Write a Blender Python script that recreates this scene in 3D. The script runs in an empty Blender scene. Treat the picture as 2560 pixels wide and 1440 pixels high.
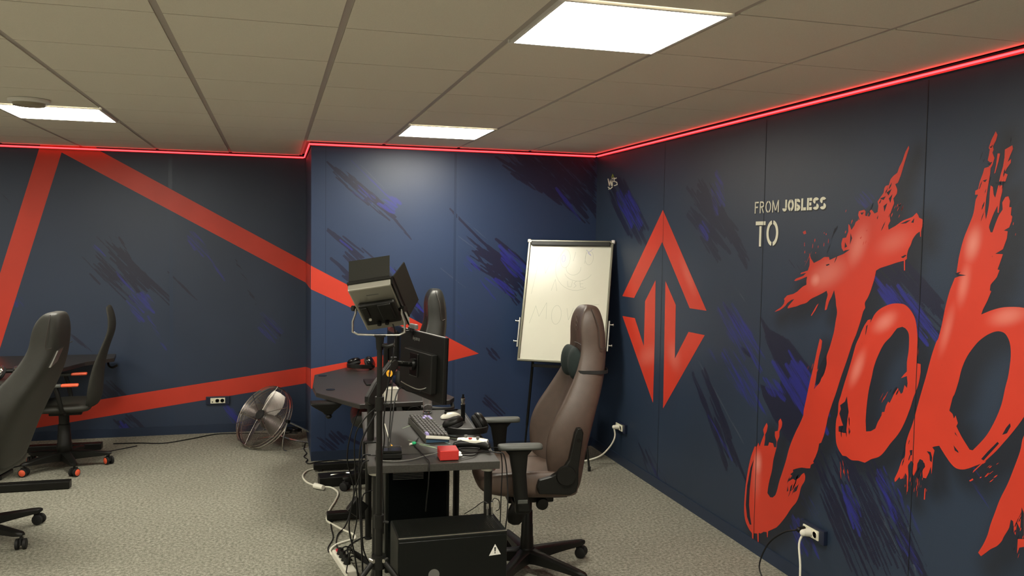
import bpy, math, random, bmesh
import numpy as np
from mathutils import Vector, Matrix
from mathutils.geometry import tessellate_polygon
random.seed(7); RNG = np.random.default_rng(3)
SC = bpy.context.scene; COL = SC.collection
PI = math.pi
# ---------------------------------------------------------------- camera model
F, YAW, PITCH, ROLL = 2108.03, .27511, -.05664, .01464
cy, sy = math.cos(YAW), math.sin(YAW)
FW = Vector((sy*math.cos(PITCH), cy*math.cos(PITCH), math.sin(PITCH)))
R0 = Vector((cy, -sy, 0)); U0 = R0.cross(FW)
RT = R0*math.cos(ROLL) + U0*math.sin(ROLL); UP = -R0*math.sin(ROLL) + U0*math.cos(ROLL)
EYE = Vector((0, 0, 1.757))
CEIL = 2.492
XR, YM, YB, XC, XL, YF = 2.63, 6.72, 7.89, 0.275, -5.2, -3.0
def ray(x, y): return RT*((x-1280)/F) + UP*((720-y)/F) + FW
def PX(x, y, v): d = ray(x, y); return EYE + d*(v/d.x)
def PY(x, y, v): d = ray(x, y); return EYE + d*(v/d.y)
def PZ(x, y, v=0.): d = ray(x, y); return EYE + d*((v-EYE.z)/d.z)
cam = bpy.data.cameras.new('camera'); co = bpy.data.objects.new('camera', cam); COL.objects.link(co)
cam.sensor_width = 36; cam.lens = F*36/2560; cam.clip_start = .05
m = Matrix((RT, UP, -FW)).transposed().to_4x4(); m.translation = EYE; co.matrix_world = m
SC.camera = co
SC.view_settings.view_transform = 'Standard'; SC.view_settings.look = 'None'
SC.view_settings.gamma = 1; SC.view_settings.exposure = 1.15; SC.view_settings.use_curve_mapping = False
w = bpy.data.worlds.new('world'); SC.world = w; w.use_nodes = True
w.node_tree.nodes['Background'].inputs[0].default_value = (0, 0, 0, 1); w.node_tree.nodes['Background'].inputs[1].default_value = 0
# ---------------------------------------------------------------- materials
def mat(name, col, rough=.5, metal=0., noise=0., nscale=60., bump=0., bscale=200., emit=None, es=0., alpha=None, trans=0., coat=0., spec=.5, stretch=None):
    M = bpy.data.materials.new(name); M.use_nodes = True; nt = M.node_tree; b = nt.nodes['Principled BSDF']
    b.inputs['Base Color'].default_value = (*col, 1); b.inputs['Roughness'].default_value = rough; b.inputs['Metallic'].default_value = metal
    b.inputs['Specular IOR Level'].default_value = spec; b.inputs['Coat Weight'].default_value = coat
    if trans: b.inputs['Transmission Weight'].default_value = trans; b.inputs['IOR'].default_value = 1.45
    if alpha is not None: b.inputs['Alpha'].default_value = alpha
    if emit: b.inputs['Emission Color'].default_value = (*emit, 1); b.inputs['Emission Strength'].default_value = es
    if noise or bump:
        tc = nt.nodes.new('ShaderNodeTexCoord'); src = tc.outputs['Object']
        if stretch:
            mp = nt.nodes.new('ShaderNodeMapping'); mp.inputs['Scale'].default_value = stretch; nt.links.new(src, mp.inputs[0]); src = mp.outputs[0]
    if noise:
        n = nt.nodes.new('ShaderNodeTexNoise'); n.inputs['Scale'].default_value = nscale; n.inputs['Detail'].default_value = 4; nt.links.new(src, n.inputs['Vector'])
        r = nt.nodes.new('ShaderNodeMapRange'); r.inputs['From Min'].default_value = .3; r.inputs['From Max'].default_value = .7
        r.inputs['To Min'].default_value = 1-noise; r.inputs['To Max'].default_value = 1+noise; nt.links.new(n.outputs['Fac'], r.inputs['Value'])
        mx = nt.nodes.new('ShaderNodeVectorMath'); mx.operation = 'SCALE'; mx.inputs[0].default_value = col; nt.links.new(r.outputs[0], mx.inputs['Scale'])
        nt.links.new(mx.outputs[0], b.inputs['Base Color'])
    if bump:
        n = nt.nodes.new('ShaderNodeTexNoise'); n.inputs['Scale'].default_value = bscale; n.inputs['Detail'].default_value = 3; nt.links.new(src, n.inputs['Vector'])
        bp = nt.nodes.new('ShaderNodeBump'); bp.inputs['Strength'].default_value = bump; bp.inputs['Distance'].default_value = .002
        nt.links.new(n.outputs['Fac'], bp.inputs['Height']); nt.links.new(bp.outputs[0], b.inputs['Normal'])
    return M
K = {}
K['black'] = mat('black_plastic', (.007, .007, .006), .42, spec=.28, bump=.15, bscale=500)
K['gloss'] = mat('black_gloss', (.004, .004, .004), .2, spec=.35)
K['metalblack'] = mat('black_coated_steel', (.007, .007, .006), .4, noise=.1, spec=.28)
K['rubber'] = mat('rubber', (.012, .012, .012), .6, spec=.3)
K['cable'] = mat('cable_black', (.006, .006, .006), .45, spec=.3)
K['cablewhite'] = mat('cable_white', (.75, .73, .62), .4)
K['white'] = mat('white_plastic', (.78, .76, .66), .35)
K['chrome'] = mat('chrome', (.72, .7, .66), .12, 1.)
K['steel'] = mat('steel', (.5, .49, .45), .3, 1., noise=.08, nscale=30)
K['armpad'] = mat('armrest_grey', (.075, .08, .072), .5, bump=.2, bscale=400)
K['brown'] = mat('brown_leather', (.078, .052, .040), .45, noise=.08, nscale=25, bump=.35, bscale=350)
K['brownlite'] = mat('brown_leather_seat', (.10, .066, .05), .45, noise=.08, nscale=25, bump=.35, bscale=350)
K['leather'] = mat('black_leather', (.016, .017, .014), .42, noise=.1, nscale=30, bump=.35, bscale=350)
K['leatherdull'] = mat('dark_leather', (.02, .02, .015), .55, noise=.1, nscale=30, bump=.35, bscale=350)
K['seam'] = mat('stitching', (.035, .026, .022), .7)
K['pillow'] = mat('pillow_velour', (.006, .014, .013), .85, bump=.4, bscale=300)
K['mesh'] = mat('chair_mesh', (.022, .022, .017), .8, bump=.6, bscale=600)
K['orange'] = mat('orange_plastic', (.85, .12, .05), .4)
K['desktop'] = mat('desk_laminate', (.036, .034, .029), .42, noise=.25, nscale=14, stretch=(8, .6, 8), bump=.2)
K['deskedge'] = mat('desk_edge_black', (.016, .015, .013), .45)
K['deskmat'] = mat('desk_mat_cloth', (.036, .034, .030), .6, bump=.3, bscale=900)
K['middesk'] = mat('carbon_desktop', (.026, .023, .021), .38, noise=.12, nscale=60)
K['led'] = mat('red_led', (1, .1, .1), .4, emit=(1, .035, .045), es=2.7)
K['channel'] = mat('led_channel', (.5, .12, .11), .5)
K['panelframe'] = mat('light_frame', (.75, .74, .70), .4)
K['diff'] = mat('diffuser', (.9, .9, .9), .5, emit=(1, .955, .82), es=20)
K['redbox'] = mat('red_anodised', (.55, .035, .03), .35, 0.2)
K['board'] = mat('whiteboard_enamel', (.60, .595, .50), .24, noise=.03, nscale=3)
K['ink'] = mat('faint_marker', (.36, .38, .31), .4)
K['inkblue'] = mat('blue_marker', (.25, .25, .48), .4)
K['alu'] = mat('dull_aluminium', (.16, .155, .12), .35, .8)
K['socketframe'] = mat('navy_socket_frame', (.010, .016, .040), .35)
K['cream'] = mat('cream_plastic', (.80, .77, .60), .35)
K['hole'] = mat('dark_hole', (.02, .02, .015), .6)
K['glassy'] = mat('clear_plastic', (1, 1, 1), .02, trans=1.)
K['key'] = mat('key_grey', (.060, .057, .049), .5)
K['keypurple'] = mat('key_purple', (.36, .31, .62), .5)
K['tub'] = mat('tub_plastic', (.72, .70, .62), .4)
K['green'] = mat('green_foam', (.02, .42, .17), .6)
K['yellow'] = mat('yellow_sticker', (.85, .45, .03), .5)
K['bag'] = mat('bin_bag', (.008, .008, .008), .22, bump=1., bscale=18)
K['bingreen'] = mat('dark_green_plastic', (.004, .018, .012), .35)
K['pad'] = mat('foam_black', (.01, .01, .01), .75)
K['casepaint'] = mat('case_paint', (.005, .006, .005), .38, noise=.1, spec=.25)
K['caseglass'] = mat('case_side_glass', (.003, .004, .004), .15, spec=.25)
K['label'] = mat('label_white', (.78, .77, .72), .5)
K['doorcloth'] = mat('barn_door', (.016, .0155, .012), .6, bump=.2, spec=.3)
K['lightback'] = mat('light_housing', (.36, .35, .30), .33, .6)
K['greylogo'] = mat('grey_print', (.13, .13, .12), .4)
K['matgreen'] = mat('mat_green_line', (.24, .33, .19), .6)
K['matblue'] = mat('mat_blue_line', (.22, .34, .36), .6)
K['fanblade'] = mat('fan_blade', (.20, .185, .17), .3, .9)
K['fanwire'] = mat('fan_wire', (.42, .38, .36), .25, 1.)
# ---------------------------------------------------------------- mesh builder
class MB:
    def __init__(s): s.v = []; s.f = []; s.mi = []; s.cur = 0
    def add(s, vs, fs, T=None):
        o = len(s.v); s.v += [(T @ Vector(v)) if T is not None else Vector(v) for v in vs]
        s.f += [tuple(i+o for i in f) for f in fs]; s.mi += [s.cur]*len(fs); return s
    def box(s, c, d, T=None, R=None):
        x, y, z = d[0]/2, d[1]/2, d[2]/2
        vs = [Vector((a*x, b*y, e*z)) for a in (-1, 1) for b in (-1, 1) for e in (-1, 1)]
        if R is not None: vs = [R @ v for v in vs]
        vs = [v+Vector(c) for v in vs]
        return s.add(vs, [(0, 1, 3, 2), (4, 6, 7, 5), (0, 4, 5, 1), (2, 3, 7, 6), (0, 2, 6, 4), (1, 5, 7, 3)], T)
    def cyl(s, a, b, r1, r2=None, n=20, T=None):
        a, b = Vector(a), Vector(b); r2 = r1 if r2 is None else r2; d = (b-a).normalized()
        q = d.orthogonal().normalized(); p = d.cross(q)
        vs = []
        for c, r in ((a, r1), (b, r2)):
            vs += [c+(q*math.cos(2*PI*i/n)+p*math.sin(2*PI*i/n))*r for i in range(n)]
        fs = [(i, (i+1) % n, n+(i+1) % n, n+i) for i in range(n)] + [tuple(range(n-1, -1, -1)), tuple(range(n, 2*n))]
        return s.add(vs, fs, T)
    def tube(s, pts, r, n=8, smooth=True, T=None, closed=False):
        P = [Vector(p) for p in pts]
        if smooth and len(P) > 2: P = catmull(P, 5, closed)
        L = len(P); vs = []; prev = None
        for i, p in enumerate(P):
            if closed: t = (P[(i+1) % L]-P[i-1]).normalized()
            else: t = (P[min(i+1, L-1)]-P[max(i-1, 0)]).normalized()
            if prev is None: q = t.orthogonal().normalized()
            else: q = (prev-t*prev.dot(t)).normalized()
            prev = q; u = t.cross(q); rr = r[min(int(i*len(r)/L), len(r)-1)] if isinstance(r, (list, tuple)) else r
            vs += [p+(q*math.cos(2*PI*k/n)+u*math.sin(2*PI*k/n))*rr for k in range(n)]
        fs = [(i*n+k, i*n+(k+1) % n, (i+1)*n+(k+1) % n, (i+1)*n+k) for i in range(L-1) for k in range(n)]
        if closed: fs += [((L-1)*n+k, (L-1)*n+(k+1) % n, (k+1) % n, k) for k in range(n)]
        else: fs += [tuple(range(n-1, -1, -1)), tuple(range((L-1)*n, L*n))]
        return s.add(vs, fs, T)
    def lathe(s, prof, c=(0, 0, 0), n=28, T=None, ax=None):
        c = Vector(c); A = Vector(ax).normalized() if ax is not None else Vector((0, 0, 1)); q = A.orthogonal().normalized(); p = A.cross(q); vs = []
        for r, z in prof: vs += [c+A*z+(q*math.cos(2*PI*i/n)+p*math.sin(2*PI*i/n))*max(r, 1e-4) for i in range(n)]
        L = len(prof)
        fs = [(j*n+i, j*n+(i+1) % n, (j+1)*n+(i+1) % n, (j+1)*n+i) for j in range(L-1) for i in range(n)] + [tuple(range(n-1, -1, -1)), tuple(range((L-1)*n, L*n))]
        return s.add(vs, fs, T)
    def loft(s, secs, T=None, cap=True):
        n = len(secs[0]); vs = [v for q in secs for v in q]; L = len(secs)
        fs = [(j*n+i, j*n+(i+1) % n, (j+1)*n+(i+1) % n, (j+1)*n+i) for j in range(L-1) for i in range(n)]
        if cap: fs += [tuple(range(n-1, -1, -1)), tuple(range((L-1)*n, L*n))]
        return s.add(vs, fs, T)
    def prism(s, poly, z0, z1, T=None):
        n = len(poly); vs = [(x, y, z0) for x, y in poly]+[(x, y, z1) for x, y in poly]
        tri = tessellate_polygon([[Vector((x, y, 0)) for x, y in poly]])
        fs = [tuple(t) for t in tri]+[tuple(n+i for i in reversed(t)) for t in tri]+[(i, (i+1) % n, n+(i+1) % n, n+i) for i in range(n)]
        return s.add(vs, fs, T)
    def sphere(s, c, r, n=16, T=None):
        r = r if isinstance(r, (tuple, list)) else (r, r, r); c = Vector(c); secs = []
        for j in range(1, n): 
            a = PI*j/n; secs.append([c+Vector((r[0]*math.sin(a)*math.cos(2*PI*i/n), r[1]*math.sin(a)*math.sin(2*PI*i/n), -r[2]*math.cos(a))) for i in range(n)])
        return s.loft(secs, T)
    def build(s, name, mats, parent=None, smooth=False, bevel=0, sub=0, loc=None, rot=None, fixn=True):
        me = bpy.data.meshes.new(name); me.from_pydata([tuple(v) for v in s.v], [], s.f)
        if not isinstance(mats, (list, tuple)): mats = [mats]
        for q in mats: me.materials.append(q)
        for p, k in zip(me.polygons, s.mi): p.material_index = min(k, len(mats)-1); p.use_smooth = smooth
        if fixn:
            bm = bmesh.new(); bm.from_mesh(me); bmesh.ops.recalc_face_normals(bm, faces=bm.faces); bm.to_mesh(me); bm.free()
        o = bpy.data.objects.new(name, me); COL.objects.link(o)
        if parent: o.parent = parent
        if loc: o.location = loc
        if rot: o.rotation_euler = rot
        if bevel:
            b = o.modifiers.new('bevel', 'BEVEL'); b.width = bevel; b.segments = 2; b.limit_method = 'ANGLE'; b.angle_limit = .6
        if sub:
            b = o.modifiers.new('sub', 'SUBSURF'); b.levels = sub; b.render_levels = sub
        if smooth and not sub:
            try: me.set_sharp_from_angle(angle=.7)
            except Exception: pass
        return o
def catmull(P, k=5, closed=False):
    out = []; L = len(P)
    for i in range(L if closed else L-1):
        g = (lambda j: P[j % L]) if closed else (lambda j: P[max(0, min(j, L-1))])
        a, b, c, d = g(i-1), g(i), g(i+1), g(i+2)
        for j in range(k):
            t = j/k; out.append(.5*((2*b)+(c-a)*t+(2*a-5*b+4*c-d)*t*t+(3*b-a-3*c+d)*t**3))
    if not closed: out.append(P[-1])
    return out
def tag(o, label, cat, group=None, kind=None):
    if label: o['label'] = label
    if cat: o['category'] = cat
    if group: o['group'] = group
    if kind: o['kind'] = kind
    return o
def thing(name, label, cat, loc=(0, 0, 0), rot=0, group=None):
    o = bpy.data.objects.new(name, None); COL.objects.link(o); o.location = loc
    o.rotation_euler = rot if isinstance(rot, (tuple, list)) else (0, 0, rot); o.empty_display_size = .05
    return tag(o, label, cat, group)
def RZ(a): return Matrix.Rotation(a, 4, 'Z')
def TR(*p): return Matrix.Translation(Vector(p))
# ================================================================ MURAL PAINT
# every wall carries flat coordinates (a,b): a runs left to right along the wall, b up
class Wall:
    def __init__(s, axis, val, sign, off):
        s.axis, s.val, s.sign, s.off = axis, val, sign, off     # axis 'x' : plane x=val
    def ab(s, x, y):
        p = PX(x, y, s.val) if s.axis == 'x' else PY(x, y, s.val)
        return ((p.y if s.axis == 'x' else p.x)*s.sign+s.off, p.z)
    def pt(s, a, b, lift=0.):
        lift *= .25
        t = (a-s.off)*s.sign
        return Vector((s.val-lift, t, b)) if s.axis == 'x' else Vector((t, s.val-lift, b))
WR = Wall('x', XR, -1, YM); WM = Wall('y', YM, 1, -XC); WB = Wall('y', YB, 1, 0.); WS = Wall('x', XC, -1, YB)
def streaky(nt, uv, ang, across, along, seed=0.):
    mp = nt.nodes.new('ShaderNodeMapping'); mp.inputs['Rotation'].default_value = (0, 0, -ang); mp.inputs['Location'].default_value = (seed, seed, 0)
    mp2 = nt.nodes.new('ShaderNodeMapping'); mp2.inputs['Scale'].default_value = (along, across, 1)
    nt.links.new(uv, mp.inputs[0]); nt.links.new(mp.outputs[0], mp2.inputs[0])
    n = nt.nodes.new('ShaderNodeTexNoise'); n.inputs['Scale'].default_value = 1; n.inputs['Detail'].default_value = 5; n.inputs['Roughness'].default_value = .6
    nt.links.new(mp2.outputs[0], n.inputs['Vector']); return n.outputs['Fac']
def mth(nt, op, a, b=None, c=None, clamp=False):
    n = nt.nodes.new('ShaderNodeMath'); n.operation = op; n.use_clamp = clamp
    for i, q in enumerate((a, b, c)):
        if q is None: continue
        if isinstance(q, (int, float)): n.inputs[i].default_value = q
        else: nt.links.new(q, n.inputs[i])
    return n.outputs[0]
def sstep(nt, v, lo, hi):
    n = nt.nodes.new('ShaderNodeMapRange'); n.interpolation_type = 'SMOOTHSTEP'; n.inputs['From Min'].default_value = lo; n.inputs['From Max'].default_value = hi
    nt.links.new(v, n.inputs['Value']); return n.outputs[0]
def mixc(nt, f, a, b):
    n = nt.nodes.new('ShaderNodeMix'); n.data_type = 'RGBA'; nt.links.new(f, n.inputs[0])
    for i, q in ((6, a), (7, b)):
        if isinstance(q, tuple): n.inputs[i].default_value = (*q, 1)
        else: nt.links.new(q, n.inputs[i])
    return n.outputs[2]
NAVY = (.0165, .0290, .0610)
def wallmat(name, ang, seed, base=NAVY, rough=.48, dark=(.0045, .0062, .028)):
    M = bpy.data.materials.new(name); M.use_nodes = True; nt = M.node_tree; b = nt.nodes['Principled BSDF']
    uvn = nt.nodes.new('ShaderNodeUVMap'); uvn.uv_map = 'UVMap'; uv = uvn.outputs[0]
    at = nt.nodes.new('ShaderNodeAttribute'); at.attribute_name = 'paint'; sp = nt.nodes.new('ShaderNodeSeparateColor'); nt.links.new(at.outputs['Color'], sp.inputs[0])
    st = streaky(nt, uv, ang, 75, 5, seed); st2 = streaky(nt, uv, ang, 26, 2.2, seed+5)
    s = mth(nt, 'ADD', mth(nt, 'MULTIPLY', st, .55), mth(nt, 'MULTIPLY', st2, .45))
    sc = mth(nt, 'MULTIPLY', mth(nt, 'SUBTRACT', s, .5), 3.4)
    mk = lambda ch, lo, hi: sstep(nt, mth(nt, 'ADD', mth(nt, 'MULTIPLY', ch, .86), mth(nt, 'MULTIPLY', sc, sstep(nt, ch, .02, .2))), lo, hi)
    broad = nt.nodes.new('ShaderNodeTexNoise'); broad.inputs['Scale'].default_value = 1.3; nt.links.new(uv, broad.inputs['Vector'])
    c = mixc(nt, sstep(nt, broad.outputs['Fac'], .3, .7), base, tuple(v*1.12 for v in base))
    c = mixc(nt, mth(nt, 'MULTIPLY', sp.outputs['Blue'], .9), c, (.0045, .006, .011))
    c = mixc(nt, mth(nt, 'MULTIPLY', mk(at.outputs['Alpha'], .35, .8), .22), c, (.14, .16, .19))
    c = mixc(nt, mth(nt, 'MULTIPLY', mk(sp.outputs['Red'], .38, .50), .92), c, dark)
    c = mixc(nt, mth(nt, 'MULTIPLY', mk(sp.outputs['Green'], .32, .85), .75), c, (.018, .021, .24))
    nt.links.new(c, b.inputs['Base Color']); b.inputs['Roughness'].default_value = rough; b.inputs['Specular IOR Level'].default_value = .6
    n = nt.nodes.new('ShaderNodeTexNoise'); n.inputs['Scale'].default_value = 260; nt.links.new(uv, n.inputs['Vector'])
    bp = nt.nodes.new('ShaderNodeBump'); bp.inputs['Strength'].default_value = .35; bp.inputs['Distance'].default_value = .001
    nt.links.new(n.outputs['Fac'], bp.inputs['Height']); nt.links.new(bp.outputs[0], b.inputs['Normal'])
    return M
def sdpoly(A, B, poly, chunk=40000):
    P = np.array(poly, float); Q = np.roll(P, -1, 0); out = np.empty(len(A))
    for i in range(0, len(A), chunk):
        a = A[i:i+chunk, None]; b = B[i:i+chunk, None]; dx = (Q[:, 0]-P[:, 0])[None]; dy = (Q[:, 1]-P[:, 1])[None]
        wx = a-P[None, :, 0]; wy = b-P[None, :, 1]; t = np.clip((wx*dx+wy*dy)/(dx*dx+dy*dy+1e-12), 0, 1)
        d = np.sqrt(((wx-t*dx)**2+(wy-t*dy)**2).min(1))
        c = ((P[None, :, 1] > b) != (Q[None, :, 1] > b)) & (a < dx*(b-P[None, :, 1])/(dy+1e-15)+P[None, :, 0])
        out[i:i+chunk] = np.where(c.sum(1) % 2 == 1, -d, d)
    return out
def sms(x, lo, hi): t = np.clip((x-lo)/(hi-lo), 0, 1); return t*t*(3-2*t)
def bristles(strokes):
    out = []
    for st in strokes:
        x1, y1, x2, y2, wd, ch, k = st
        if wd < 15 or ch == 2: out.append(st); continue
        L = math.hypot(x2-x1, y2-y1); dx, dy = (x2-x1)/L, (y2-y1)/L; n = max(3, int(wd/(5.5 if ch == 0 else 7)))
        for i in range(n):
            o = wd*.62*((i+.5)/n*2-1)*1. + random.uniform(-2, 2); a = random.uniform(-.22, .25)*L; b = random.uniform(-.25, .22)*L
            e = 1-abs(o)/(wd*.8); a += (1-e)*.12*L; b -= (1-e)*.12*L
            out.append((x1-dy*o+dx*a, y1+dx*o+dy*a, x2-dy*o+dx*b, y2+dx*o+dy*b, max(7.5, wd/n*(random.uniform(1.2, 2.1) if ch == 0 else random.uniform(1.7, 2.8))), ch, k*random.uniform(.8, 1.05)))
    return out
def paintfield(wl, A, B, strokes, polys, halos):
    out = np.zeros((len(A), 4)); strokes = bristles(strokes)
    for (x1, y1, x2, y2, wd, ch, k) in strokes:
        p, q = np.array(wl.ab(x1, y1)), np.array(wl.ab(x2, y2)); e = wl.ab((x1+x2)/2+wd/2, (y1+y2)/2); e2 = wl.ab((x1+x2)/2, (y1+y2)/2+wd/2)
        c = np.array(wl.ab((x1+x2)/2, (y1+y2)/2)); hw = max(abs(e2[1]-c[1]), abs(e[0]-c[0]))
        d = q-p; L2 = d@d; wx, wy = A-p[0], B-p[1]; t = (wx*d[0]+wy*d[1])/L2; tc = np.clip(t, 0, 1)
        r = np.sqrt((wx-tc*d[0])**2+(wy-tc*d[1])**2)
        taper = hw*(.55+.45*np.sin(PI*np.clip(tc*.9+.05, 0, 1)))
        v = k*(1-sms(r, taper*.35, taper*1.15)); out[:, ch] = np.maximum(out[:, ch], v)
    for poly, ch, k, soft in polys:
        d = sdpoly(A, B, [wl.ab(*p) for p in poly]); out[:, ch] = np.maximum(out[:, ch], k*(1-sms(d, -soft, soft)))
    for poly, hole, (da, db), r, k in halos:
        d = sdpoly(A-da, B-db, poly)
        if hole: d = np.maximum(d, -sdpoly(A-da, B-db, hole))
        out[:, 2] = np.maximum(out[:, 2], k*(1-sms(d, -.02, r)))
    return np.clip(out, 0, 1)
def make_wall(name, wl, As, Bs, M, strokes=(), polys=(), halos=(), parent=None):
    As = np.array(As); Bs = np.array(Bs); na, nb = len(As), len(Bs)
    AA, BB = np.meshgrid(As, Bs); A, B = AA.ravel(), BB.ravel()
    V = np.zeros((na*nb, 3)); t = (A-wl.off)*wl.sign
    if wl.axis == 'x': V[:, 0] = wl.val; V[:, 1] = t
    else: V[:, 0] = t; V[:, 1] = wl.val
    V[:, 2] = B
    i = (np.arange(nb-1)[:, None]*na+np.arange(na-1)[None]).ravel(); Fc = np.stack([i, i+1, i+1+na, i+na], 1)
    # solid back
    th = .12; ex = [0, na-1, na*nb-1, na*(nb-1)]; bk = V[ex].copy(); bk[:, 0 if wl.axis == 'x' else 1] += th
    n0 = len(V); V = np.vstack([V, V[ex], bk])
    ext = [(n0+7, n0+6, n0+5, n0+4)]+[(n0+j, n0+4+j, n0+4+(j+1) % 4, n0+(j+1) % 4) for j in range(4)]
    me = bpy.data.meshes.new(name); me.from_pydata(V.tolist(), [], Fc.tolist()+ext)
    me.materials.append(M)
    col = np.zeros((len(V), 4))
    col[:n0] = paintfield(wl, A, B, strokes, polys, halos)
    at = me.attributes.new('paint', 'FLOAT_COLOR', 'POINT'); at.data.foreach_set('color', col.astype(np.float32).ravel())
    uv = me.uv_layers.new(name='UVMap'); li = np.zeros(len(me.loops), np.int32); me.loops.foreach_get('vertex_index', li)
    ab = np.zeros((len(V), 2)); ab[:n0, 0] = A; ab[:n0, 1] = B
    uv.data.foreach_set('uv', ab[li].astype(np.float32).ravel())
    o = bpy.data.objects.new(name, me); COL.objects.link(o); tag(o, None, None, kind='structure')
    return o
def paint(name, wl, loops, M, parent, lift=.0025, label=None, raw=False):
    """flat paint on a wall from outlines (first loop outer, others holes)"""
    ab = [[p if raw else wl.ab(*p) for p in lp] for lp in loops]
    tri = tessellate_polygon([[Vector((a, b, 0)) for a, b in lp] for lp in ab]); flat = [p for lp in ab for p in lp]
    me = bpy.data.meshes.new(name); me.from_pydata([tuple(wl.pt(a, b, lift)) for a, b in flat], [], [tuple(t) for t in tri])
    me.materials.append(M); uv = me.uv_layers.new(name='UVMap')
    for lp in me.loops: uv.data[lp.index].uv = flat[lp.vertex_index]
    o = bpy.data.objects.new(name, me); COL.objects.link(o); o.parent = parent
    if label: o['label'] = label
    return o
def redmat(name, spots=(), wl=None, base=(.60, .042, .020), hi=(.74, .24, .19), speck=.5, rough=.45):
    M = bpy.data.materials.new(name); M.use_nodes = True; nt = M.node_tree; b = nt.nodes['Principled BSDF']
    uvn = nt.nodes.new('ShaderNodeUVMap'); uvn.uv_map = 'UVMap'; uv = uvn.outputs[0]
    acc = None
    for (x1, y1, x2, y2, wd, k) in spots:        # airbrushed light patches of the lettering, as soft capsules
        p, q = Vector(wl.ab(x1, y1)), Vector(wl.ab(x2, y2)); c = Vector(wl.ab(x1, y1+wd)); rad = abs(c.y-p.y)
        d = q-p; L = d.length; ang = math.atan2(d.y, d.x); mid = (p+q)/2
        mp = nt.nodes.new('ShaderNodeMapping'); mp.vector_type = 'TEXTURE'; mp.inputs['Location'].default_value = (mid.x, mid.y, 0)
        mp.inputs['Rotation'].default_value = (0, 0, ang); mp.inputs['Scale'].default_value = (L/2+rad, rad, 1); nt.links.new(uv, mp.inputs[0])
        ln = nt.nodes.new('ShaderNodeVectorMath'); ln.operation = 'LENGTH'; nt.links.new(mp.outputs[0], ln.inputs[0])
        v = mth(nt, 'MULTIPLY', sstep(nt, mth(nt, 'SUBTRACT', 1, ln.outputs['Value']), 0, 1), k)
        acc = v if acc is None else mth(nt, 'MAXIMUM', acc, v)
    n = nt.nodes.new('ShaderNodeTexNoise'); n.inputs['Scale'].default_value = 3; n.inputs['Detail'].default_value = 3; nt.links.new(uv, n.inputs['Vector'])
    c = mixc(nt, sstep(nt, n.outputs['Fac'], .3, .7), base, tuple(v*.9 for v in base))
    if acc is not None: c = mixc(nt, acc, c, hi)
    if speck:
        n = nt.nodes.new('ShaderNodeTexNoise'); n.inputs['Scale'].default_value = 45; n.inputs['Detail'].default_value = 4; nt.links.new(uv, n.inputs['Vector'])
        c = mixc(nt, mth(nt, 'MULTIPLY', sstep(nt, n.outputs['Fac'], .70, .78), speck), c, (.12, .01, .01))
    nt.links.new(c, b.inputs['Base Color']); b.inputs['Roughness'].default_value = rough
    return M
def cr(ox, oy, k, pts, dy=0): return [(ox+k*x, oy+k*(y+dy)) for x, y in pts]
sA = .375
def A_(pts): return cr(1840, 320, sA, pts)
def B_(pts): return cr(1840, 820, sA, pts)
def C_(pts): return cr(2220, 300, .389, pts)
def D_(pts): return cr(2220, 840, .389, pts)
J1 = A_([(1152,118),(1155,135),(1125,230),(1098,320),(1080,365),(1062,375),(1075,405),(1072,440),(1050,470),(1055,500),(1040,540),(1025,590),(1030,620),(1015,650),(1018,678),(1060,655),(1110,620),(1150,603),(1180,590),(1205,565),(1215,580),(1222,598),(1243,608),(1250,635),(1240,665),(1234,690),(1234,725),(1229,725),(1226,690),(1205,705),(1180,740),(1165,780),(1150,810),(1140,850),(1140,872),(1128,882),(1127,950),(1121,950),(1120,885),(1080,895),(1020,915),(960,935),(935,950),(925,1000),(900,1080),(880,1130),(860,1165),(862,1200),(850,1220),(830,1290),(800,1380)])
J2 = B_([(775,107),(740,215),(700,330),(665,440),(640,510),(615,590),(600,660),(585,720),(568,765),(555,770),(548,810),(530,860),(515,890),(520,900),(500,912),(495,935),(470,935),(440,930),(400,938),(380,945),(382,960),(362,975),(375,985),(355,1010),(352,1022),(380,1005),(395,1015),(420,1000),(440,975),(455,965),(462,985),(458,1020),(435,1060),(420,1120),(400,1165),(370,1200),(330,1260),(290,1310),(270,1330),(215,1355),(212,1395),(208,1395),(205,1360),(185,1358),(165,1370),(152,1365),(151,1440),(146,1440),(142,1370),(118,1368),(116,1445),(110,1445),(107,1368),(90,1345),(65,1290),(55,1220),(60,1100),(75,980),(95,880),(110,830),(125,790),(140,790),(150,765),(158,790),(165,770),(180,730),(188,710),(182,680),(195,650),(205,632),(212,650),(205,690),(195,710),(195,740),(188,785),(215,785),(222,762),(248,768),(255,795),(268,795),(272,760),(260,720),(260,690),(280,685),(285,650),(285,620),(298,603),(308,625),(305,660),(290,690),(290,720),(275,760),(270,800),(262,830),(250,880),(240,950),(225,1010),(215,1060),(210,1100),(228,1128),(245,1130),(262,1115),(275,1080),(290,1020),(310,960),(335,880),(350,820),(370,760),(400,690),(425,640),(450,580),(452,550),(465,490),(480,420),(495,350),(510,290),(530,200),(545,130),(560,70),(575,85),(570,130),(555,190),(545,250),(535,330),(525,390),(520,410),(535,390),(555,370),(570,340),(590,300),(605,240),(605,190),(625,130),(645,60),(655,20)])
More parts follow.
